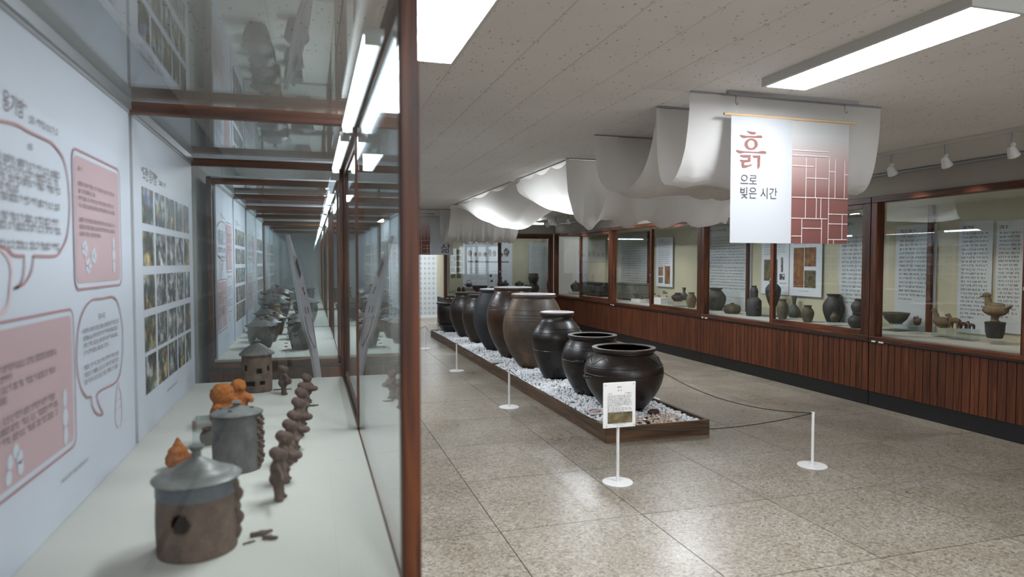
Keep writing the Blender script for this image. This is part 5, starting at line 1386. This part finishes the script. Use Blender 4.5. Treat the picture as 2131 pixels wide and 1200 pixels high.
# third house: brown tower with windows and pagoda lid
hx, hy = -.305, 4.142
A = ang(hx, hy)
t = shell_house('clay_house', 'brown clay tower with square windows and pagoda lid', (hx, hy, ZT), .084, .214,
                [(A - .80, .128, .160, .17), (A + .17, .110, .142, .19), (A + .85, .120, .150, .12), (A - .48, .040, .068, .33), (A + .38, .042, .070, .17)], 'clay_house')
lid = [(0, .213), (.08, .213), (.094, .214), (.098, .221), (.093, .226), (.070, .245), (.045, .264), (.022, .278), (.010, .283), (.010, .288), (.024, .291), (.024, .296), (.010, .299), (.005, .310), (0, .311)]
MB().lathe(lid, seg=48, wob=.03).build('lid', M['clay_lid'], t, smooth=True)
for a in (0.6, 2.2, 3.7, 5.3): MB().lathe([(0, 0), (.012, .004), (.012, .012), (0, .016)], (.094 * math.cos(a), .094 * math.sin(a), .212), 10).build('lid_knob', M['clay_lid'], t, smooth=True)
# clay people: one continuous body each
def clay_person(var):
    q = [((0, 0, .60), (.16, .15, .22)), ((0, 0, .42), (.18, .17, .16)), ((0.03, 0, .86), (.15, .14, .145)), ((-.05, 0, .92), (.13, .14, .11))]
    q += [((.0, s * .08, .36), (.02, s * .09, .06), .085, .075) for s in (-1, 1)] + [((.04, s * .09, .045), (.11, .06, .045)) for s in (-1, 1)]
    if var == 0:   # holding a bowl in front
        q += [((.02, s * .17, .70), (.17, s * .16, .56), .06, .05) for s in (-1, 1)] + [((.17, s * .16, .56), (.26, s * .05, .54), .05, .045) for s in (-1, 1)] + [((.24, 0, .52), (.13, .15, .09))]
    elif var == 1:  # stretching one arm with a stick
        q += [((.02, -.16, .70), (.16, -.34, .60), .06, .045), ((.16, -.34, .60), (.26, -.62, .58), .03, .035), ((.02, .17, .70), (.12, .24, .52), .06, .05)]
    else:           # crossed arms, bundle at the hip
        q += [((.02, s * .17, .70), (.12, s * .22, .55), .06, .05) for s in (-1, 1)] + [((.12, .22, .55), (.19, -.02, .53), .05, .045), ((.12, -.24, .5), (.12, .11, .13))]
    q += [((.17, 0, .85), (.03, .03, .03))] + [((.17, s * .05, .90), (.02, .02, .02)) for s in (-1, 1)] + [((0.02, s * .15, .86), (.03, .025, .045)) for s in (-1, 1)]
    m = blob(q, .022, 'clay_figurine', .012, 9); m.transform(Matrix.Scale(.165, 4)); return m
cps = [clay_person(k) for k in range(3)]
row = [(580, 1040, 1), (592, 1003, 0), (604, 964, 2), (613, 936, 0), (621, 910, 0), (627, 886, 2), (632, 863, 1), (638, 840, 0)]
rl = ['nearest clay figurine of the row, arm stretched out with stick', 'second clay figurine of the row, cradling a bowl', 'third clay figurine of the row with a bundle', 'fourth clay figurine of the row holding a bowl',
      'fifth clay figurine of the row holding a round dish', 'sixth clay figurine of the row with folded arms', 'seventh clay figurine of the row, stick in hand', 'last clay figurine of the row near the tower']
for k, ((px, py, va), l) in enumerate(zip(row, rl)):
    p = P(px, py, Z=ZT)
    o = put('clay_figurine', cps[va], M['clay'], None, tuple(p), -.25 + .2 * math.sin(k * 2.3)); tag(o, l, 'figurine', 'clay figurines in a row')
    o.scale = (1, 1, 1 + .06 * math.sin(k * 1.7))
p = P(590, 821, Z=ZT)
o = put('clay_figurine', cps[2], M['clay'], None, tuple(p), .2); tag(o, 'standing clay figurine with round bundle beside the tower', 'figurine')
def stick(px, py, L, rz, label, r=.006):
    p = P(px, py, Z=ZT)
    me = blob([((-L / 2, 0, r), (L / 2, 0, r), r, r * .8), ((0, 0, r), (L * .3, r * 1.5, r))], r * .35, 'clay_stick', r * .2, 60)
    tag(put('clay_piece', me, M['clay'], None, tuple(p), rz), label, 'clay piece', 'loose clay pieces')
stick(652, 845, .05, .1, 'flat clay piece lying right of the figurine row', .005)
stick(588, 811, .10, -.05, 'thin clay stick lying by the standing figurine', .004)
stick(545, 1113, .05, .3, 'dark flat clay piece before the nearest house', .007)
stick(563, 1122, .035, -.3, 'small dark clay piece right of the flat one', .006)
stick(519, 1130, .03, .5, 'pale thin clay crumb left of the dark pieces', .003)
# orange teddy-like pair and pointed orange figure
bear = [((0, 0, .30), (.25, .28, .32)), ((0, 0, .74), (.25, .27, .25)), ((.2, 0, .68), (.09, .1, .07))] + [((.06, s * .25, .48), (.2, s * .18, .34), .09, .08) for s in (-1, 1)] + [((.16, s * .15, .09), (.14, .11, .09)) for s in (-1, 1)]
cub = [((0, 0, .28), (.2, .22, .3)), ((0, 0, .80), (.17, .18, .17)), ((.0, 0, .56), (.19, .2, .16)), ((.15, .02, .77), (.07, .07, .06))] + [((.05, s * .2, .55), (.25, s * .17, .50), .08, .08) for s in (-1, 1)] + [((.14, s * .12, .09), (.12, .1, .09)) for s in (-1, 1)]
for (px, Y, h, rz, q_, l) in ((463, 3.26, .205, -.6, bear, 'larger orange terracotta bear figurine with round head behind the second house'), (496, 3.37, .207, -1.0, cub, 'smaller slimmer orange terracotta bear beside the larger one')):
    me = blob(q_, .03, 'bear', .02, 14); me.transform(Matrix.Scale(h, 4))
    q = P(px, 850, Y=Y)
    tag(put('bear_figurine', me, M['orange'], None, (q.x, q.y, ZT), rz), l, 'figurine', 'orange figurines')
q = P(371, 975, Z=ZT)
pear = [((0, 0, .3), (.38, .38, .32)), ((0, 0, .55), (.3, .3, .2)), ((0, 0, .62), (0, 0, .97), .2, .05), ((.33, .12, .35), (.1, .1, .1)), ((.33, -.12, .35), (.1, .1, .1))]
m2 = blob(pear, .035, 'pear', .02, 12); m2.transform(Matrix.Scale(.115, 4))
tag(put('pointed_figurine', m2, M['orange'], None, (q.x, q.y, ZT), 0), 'pointed orange terracotta figure behind the nearest house', 'figurine')
# acrylic box with a small pot
q = P(432, 925, Z=ZT)
t = thing('acrylic_box', 'small clear acrylic box behind the second house', 'box', (q.x, q.y, ZT))
for nm, b in (('side', (-.05, -.047, -.05, .05, 0, .11)), ('side', (.047, .05, -.05, .05, 0, .11)), ('side', (-.047, .047, -.05, -.047, 0, .11)), ('side', (-.047, .047, .047, .05, 0, .11)), ('top', (-.05, .05, -.05, .05, .11, .113))):
    MB().box(*b).build(nm, M['acrylic'], t)
vessel('clay_cup', 'small dark clay cup inside the acrylic box', 'cup', (q.x, q.y, ZT), pot(.07, .03, .02, .018, .022), 'clay')

# dark lidded pots in the second and third lit cases
def crimped(h, R, lab, x, y, mat, lid=True):
    t = thing('lidded_pot', lab, 'pot', (x, y, ZT), 0, 'dark pots in the lit cases')
    MB().lathe([(0, 0), (R * .7, 0), (R * .92, h * .25), (R, h * .5), (R * .95, h * .66), (R * .85, h * .72)], seg=36).build('body', M[mat], t, smooth=True)
    if lid:
        v = []; f = []; prof = [(.84, .70), (1.12, .70), (1.15, .725), (.95, .77), (.7, .84), (.35, .89), (.14, .90), (.12, .94), (.2, .97), (.14, 1.0), (0.01, 1.0)]; seg = 60
        for j, (r, z) in enumerate(prof):
            for k in range(seg):
                a = 2 * PI * k / seg; w_ = .045 * math.sin(a * 10) if j in (1, 2) else 0
                v.append((R * r * (1 + w_) * math.cos(a), R * r * (1 + w_) * math.sin(a), h * (z + w_ * .35)))
        for j in range(len(prof) - 1):
            for k in range(seg): f.append((j * seg + k, j * seg + (k + 1) % seg, (j + 1) * seg + (k + 1) % seg, (j + 1) * seg + k))
        MB().add(v, f).build('lid', M[mat], t, smooth=True)
        for a in (.5, 2.1, 3.6, 5.2): MB().tube([(R * .97 * math.cos(a - .12), R * .97 * math.sin(a - .12), h * .52), (R * 1.12 * math.cos(a), R * 1.12 * math.sin(a), h * .54), (R * .97 * math.cos(a + .12), R * .97 * math.sin(a + .12), h * .52)], R * .06, 6).build('lug', M[mat], t, smooth=True)
    return t
for k, (x, y, h, R, mt, l) in enumerate([(-.42, 6.25, .27, .115, 'stone_dark', 'front left dark pot with crimped lid in the second case'), (-.40, 6.70, .25, .115, 'onggi_plain', 'second left dark pot with crimped lid'), (-.43, 7.1, .24, .11, 'stone_dark', 'third left dark pot with crimped lid'),
                           (-.36, 7.35, .24, .10, 'onggi_red', 'reddish pot with crimped lid in the left row'), (-.46, 7.6, .28, .11, 'stone_dark', 'left pot with crimped lid next to the glass partition'), (-.42, 8.6, .36, .16, 'stone_dark', 'large dark lidded pot in the third case'), (-.46, 9.3, .38, .17, 'onggi_dark', 'tallest dark lidded pot in the third case'),
                           (-.45, 10.0, .44, .19, 'onggi_red', 'big reddish lidded pot at the back of the third case'), (-.05, 8.8, .34, .14, 'onggi_grey', 'dark bucket-shaped pot with lid on the right of the third case'), (-.13, 6.85, .22, .09, 'stone_dark', 'right dark pot behind the spotted jar'), (-.14, 7.3, .24, .09, 'stone_dark', 'right dark pot with small lid by the partition'),
                           (-.08, 10.2, .20, .16, 'onggi_plain', 'flat dark pot in the middle of the third case'), (-.10, 12.4, .4, .17, 'stone_dark', 'dim dark pot in the farthest case')]):
    crimped(h, R, l, x, y, mt)
t = vessel('spotted_jar', 'dark round-shouldered jar with bumps in the second case', 'jar', (-.085, 6.03, ZT), [(0, 0), (.070, 0), (.078, .03), (.092, .09), (.103, .135), (.100, .165), (.075, .195), (.045, .21), (.042, .222), (.06, .235), (.06, .243), (.03, .248), (0, .25)], 'stone_dark', 40)
for k in range(10):
    a = k * .63; MB().lathe([(0, -.012), (.012, 0), (0, .012)], (.1 * math.cos(a), .1 * math.sin(a), .15), 8).build('bump', M['stone_dark'], t, smooth=True)
t = vessel('clay_bottle', 'yellowish small bottle among the left dark pots', 'bottle', (-.36, 7.95, ZT), [(0, 0), (.06, 0), (.075, .08), (.06, .17), (.03, .22), (.025, .25), (.04, .27), (.02, .29), (0, .29)], 'stone_tan', 24)
for k in range(6):
    y = 5.95 + k * .27
    tag(bx('caption_tag', (-.235 + .01 * (k % 2), -.20, y, y + .02, ZT, ZT + .006), M['ink']), ['first caption tag between the pot rows', 'second caption tag between the pot rows', 'third caption tag between the pot rows', 'fourth caption tag between the pot rows', 'fifth caption tag between the pot rows', 'sixth caption tag between the pot rows'][k], 'tag', 'caption tags')

# ---------------------------------------------------------------- standee in the gap between the cases
bt = math.radians(15)
so = Vector((-.02, 5.02, 0)); su = Vector((math.sin(bt), math.cos(bt), 0)); sn = Vector((math.cos(bt), -math.sin(bt), 0))
def onboard(px, py):
    r = ROT @ Vector((px - 1065.5, 600 - py, -FPX)); e = Vector((0, 0, EYE))
    t_ = (so - e).dot(sn) / r.dot(sn); q = e + r * t_ - so
    return (q.dot(su), q.z)
near_edge = [(601, 488), (609, 530), (616, 580), (624, 625), (630, 660), (637, 690), (648, 722), (654, 752), (659, 783)]
far_edge = [(603, 488), (618, 535), (632, 580), (643, 625), (650, 655), (655, 690), (660, 722), (665, 752), (669, 783)]
L_ = [onboard(*p) for p in near_edge]; R_ = [onboard(*p) for p in far_edge]
L_.append((L_[-1][0] + .02, .02)); R_.append((R_[-1][0] + .02, .02))
t = thing('standee', 'tall wavy white cut-out board with drawn smile between the cases', 'standee', (so.x, so.y, 0))
v = []; f = []; n = len(L_)
for s_ in (0, -.022):
    for (a, z) in L_: q = su * a + sn * s_; v.append((q.x, q.y, z))
    for (a, z) in R_: q = su * a + sn * s_; v.append((q.x, q.y, z))
for i in range(n - 1):
    f.append((i, i + 1, n + i + 1, n + i)); f.append((2 * n + i, 3 * n + i, 3 * n + i + 1, 2 * n + i + 1))
    f.append((i, 2 * n + i, 2 * n + i + 1, i + 1)); f.append((n + i, n + i + 1, 3 * n + i + 1, 3 * n + i))
f.append((0, n, 3 * n, 2 * n)); f.append((n - 1, 3 * n - 1, 4 * n - 1, 2 * n - 1))
MB().add(v, f).build('board', M['panel'], t)
M['standee_print'] = plain('lilac_grey_print', (.36, .36, .42), .6)
pr = Print(so, su, (0, 0, 1), t); pr.N = sn
ins = []
for i in range(1, n - 2):
    def mixp(a, b, w_): return (a[0] + (b[0] - a[0]) * w_, a[1] + (b[1] - a[1]) * w_)
    ins.append([mixp(L_[i], R_[i], .07), mixp(L_[i + 1], R_[i + 1], .07), mixp(L_[i + 1], R_[i + 1], .97), mixp(L_[i], R_[i], .97)])
pr.obj('grey_face', ins, M['standee_print'], 1)
def F(u, v_):
    j = min(n - 2, int(v_)); w_ = v_ - j
    a = mixp(L_[j], L_[j + 1], w_); b = mixp(R_[j], R_[j + 1], w_); return mixp(a, b, u)
pr.obj('drawn_lines', stroke(smooth_loop([F(.2, 4.0), F(.2, 5.0), F(.35, 5.8), F(.62, 6.0), F(.85, 5.4), F(.9, 4.2)], 4, False), .012) + stroke([F(.38, 3.4), F(.36, 3.85)], .02) + stroke([F(.66, 3.4), F(.64, 3.85)], .02) + stroke([F(.45, 1.2), F(.62, 1.9)], .05) + stroke([F(.7, 1.1), F(.75, 1.7)], .02) + stroke([F(.5, 2.4), F(.72, 2.7)], .012) + stroke([F(.65, 2.35), F(.6, 2.75)], .012), M['ink'], 2)
# gap: prop foot of the standee
MB().box(-.02, .10, .05, .25, 0, .02).build('foot', M['panel'], t)

# ---------------------------------------------------------------- far end: patterned backdrop, extinguisher, notice
t = thing('backdrop', 'white backdrop with grey diamond pattern at the end of the hall', 'backdrop', (2.9, 17.95, 0))
bx('board', (2.0, 3.9, 17.95, 17.98, .045, 2.25), M['poster_dim'], t); bx('base_bar', (2.0, 3.9, 17.9, 18.0, 0, .045), M['white_metal'], t)
pr = Print((2.0, 17.949, .045), (1, 0, 0), (0, 0, 1), t)
M['diamond'] = plain('pale_grey_print', (.36, .38, .40), .6)
dm = []
i = 0
u = .06
while u < 1.9:
    v_ = .08 + (.0 if i % 2 else .0)
    while v_ < 2.15:
        s_ = .036; dm += [[(u - s_, v_), (u, v_ - s_ * 1.15), (u + s_, v_), (u, v_ + s_ * 1.15)]]
        v_ += .135
    u += .115; i += 1
pr.obj('diamond_pattern', dm, M['diamond'], 1)
q = P(712, 660, Y=17.6)
t = thing('fire_extinguisher', 'red fire extinguisher with black hose at the end wall', 'fire extinguisher', (q.x, 17.6, 0))
MB().lathe([(0, 0), (.08, 0), (.085, .02), (.085, .36), (.06, .43), (.025, .46), (.025, .5), (0, .5)], seg=24).build('cylinder', M['red'], t, smooth=True)
MB().tube([(.0, 0, .5), (.07, 0, .55), (.12, 0, .45), (.11, 0, .2), (.1, 0, .1)], .014, 8).build('hose', M['black'], t, smooth=True)
MB().box(-.02, .09, -.012, .012, .5, .53).build('lever', M['black'], t)
q = P(712, 560, Y=18.28); q2 = P(716, 600, Y=18.28)
tag(bx('notice_sheet', (q.x - .06, q.x + .12, 18.285, 18.295, q2.z, q.z), M['poster']), 'white notice sheet on the end wall above the extinguisher', 'notice')
bpy.data.scenes.remove(SCR)
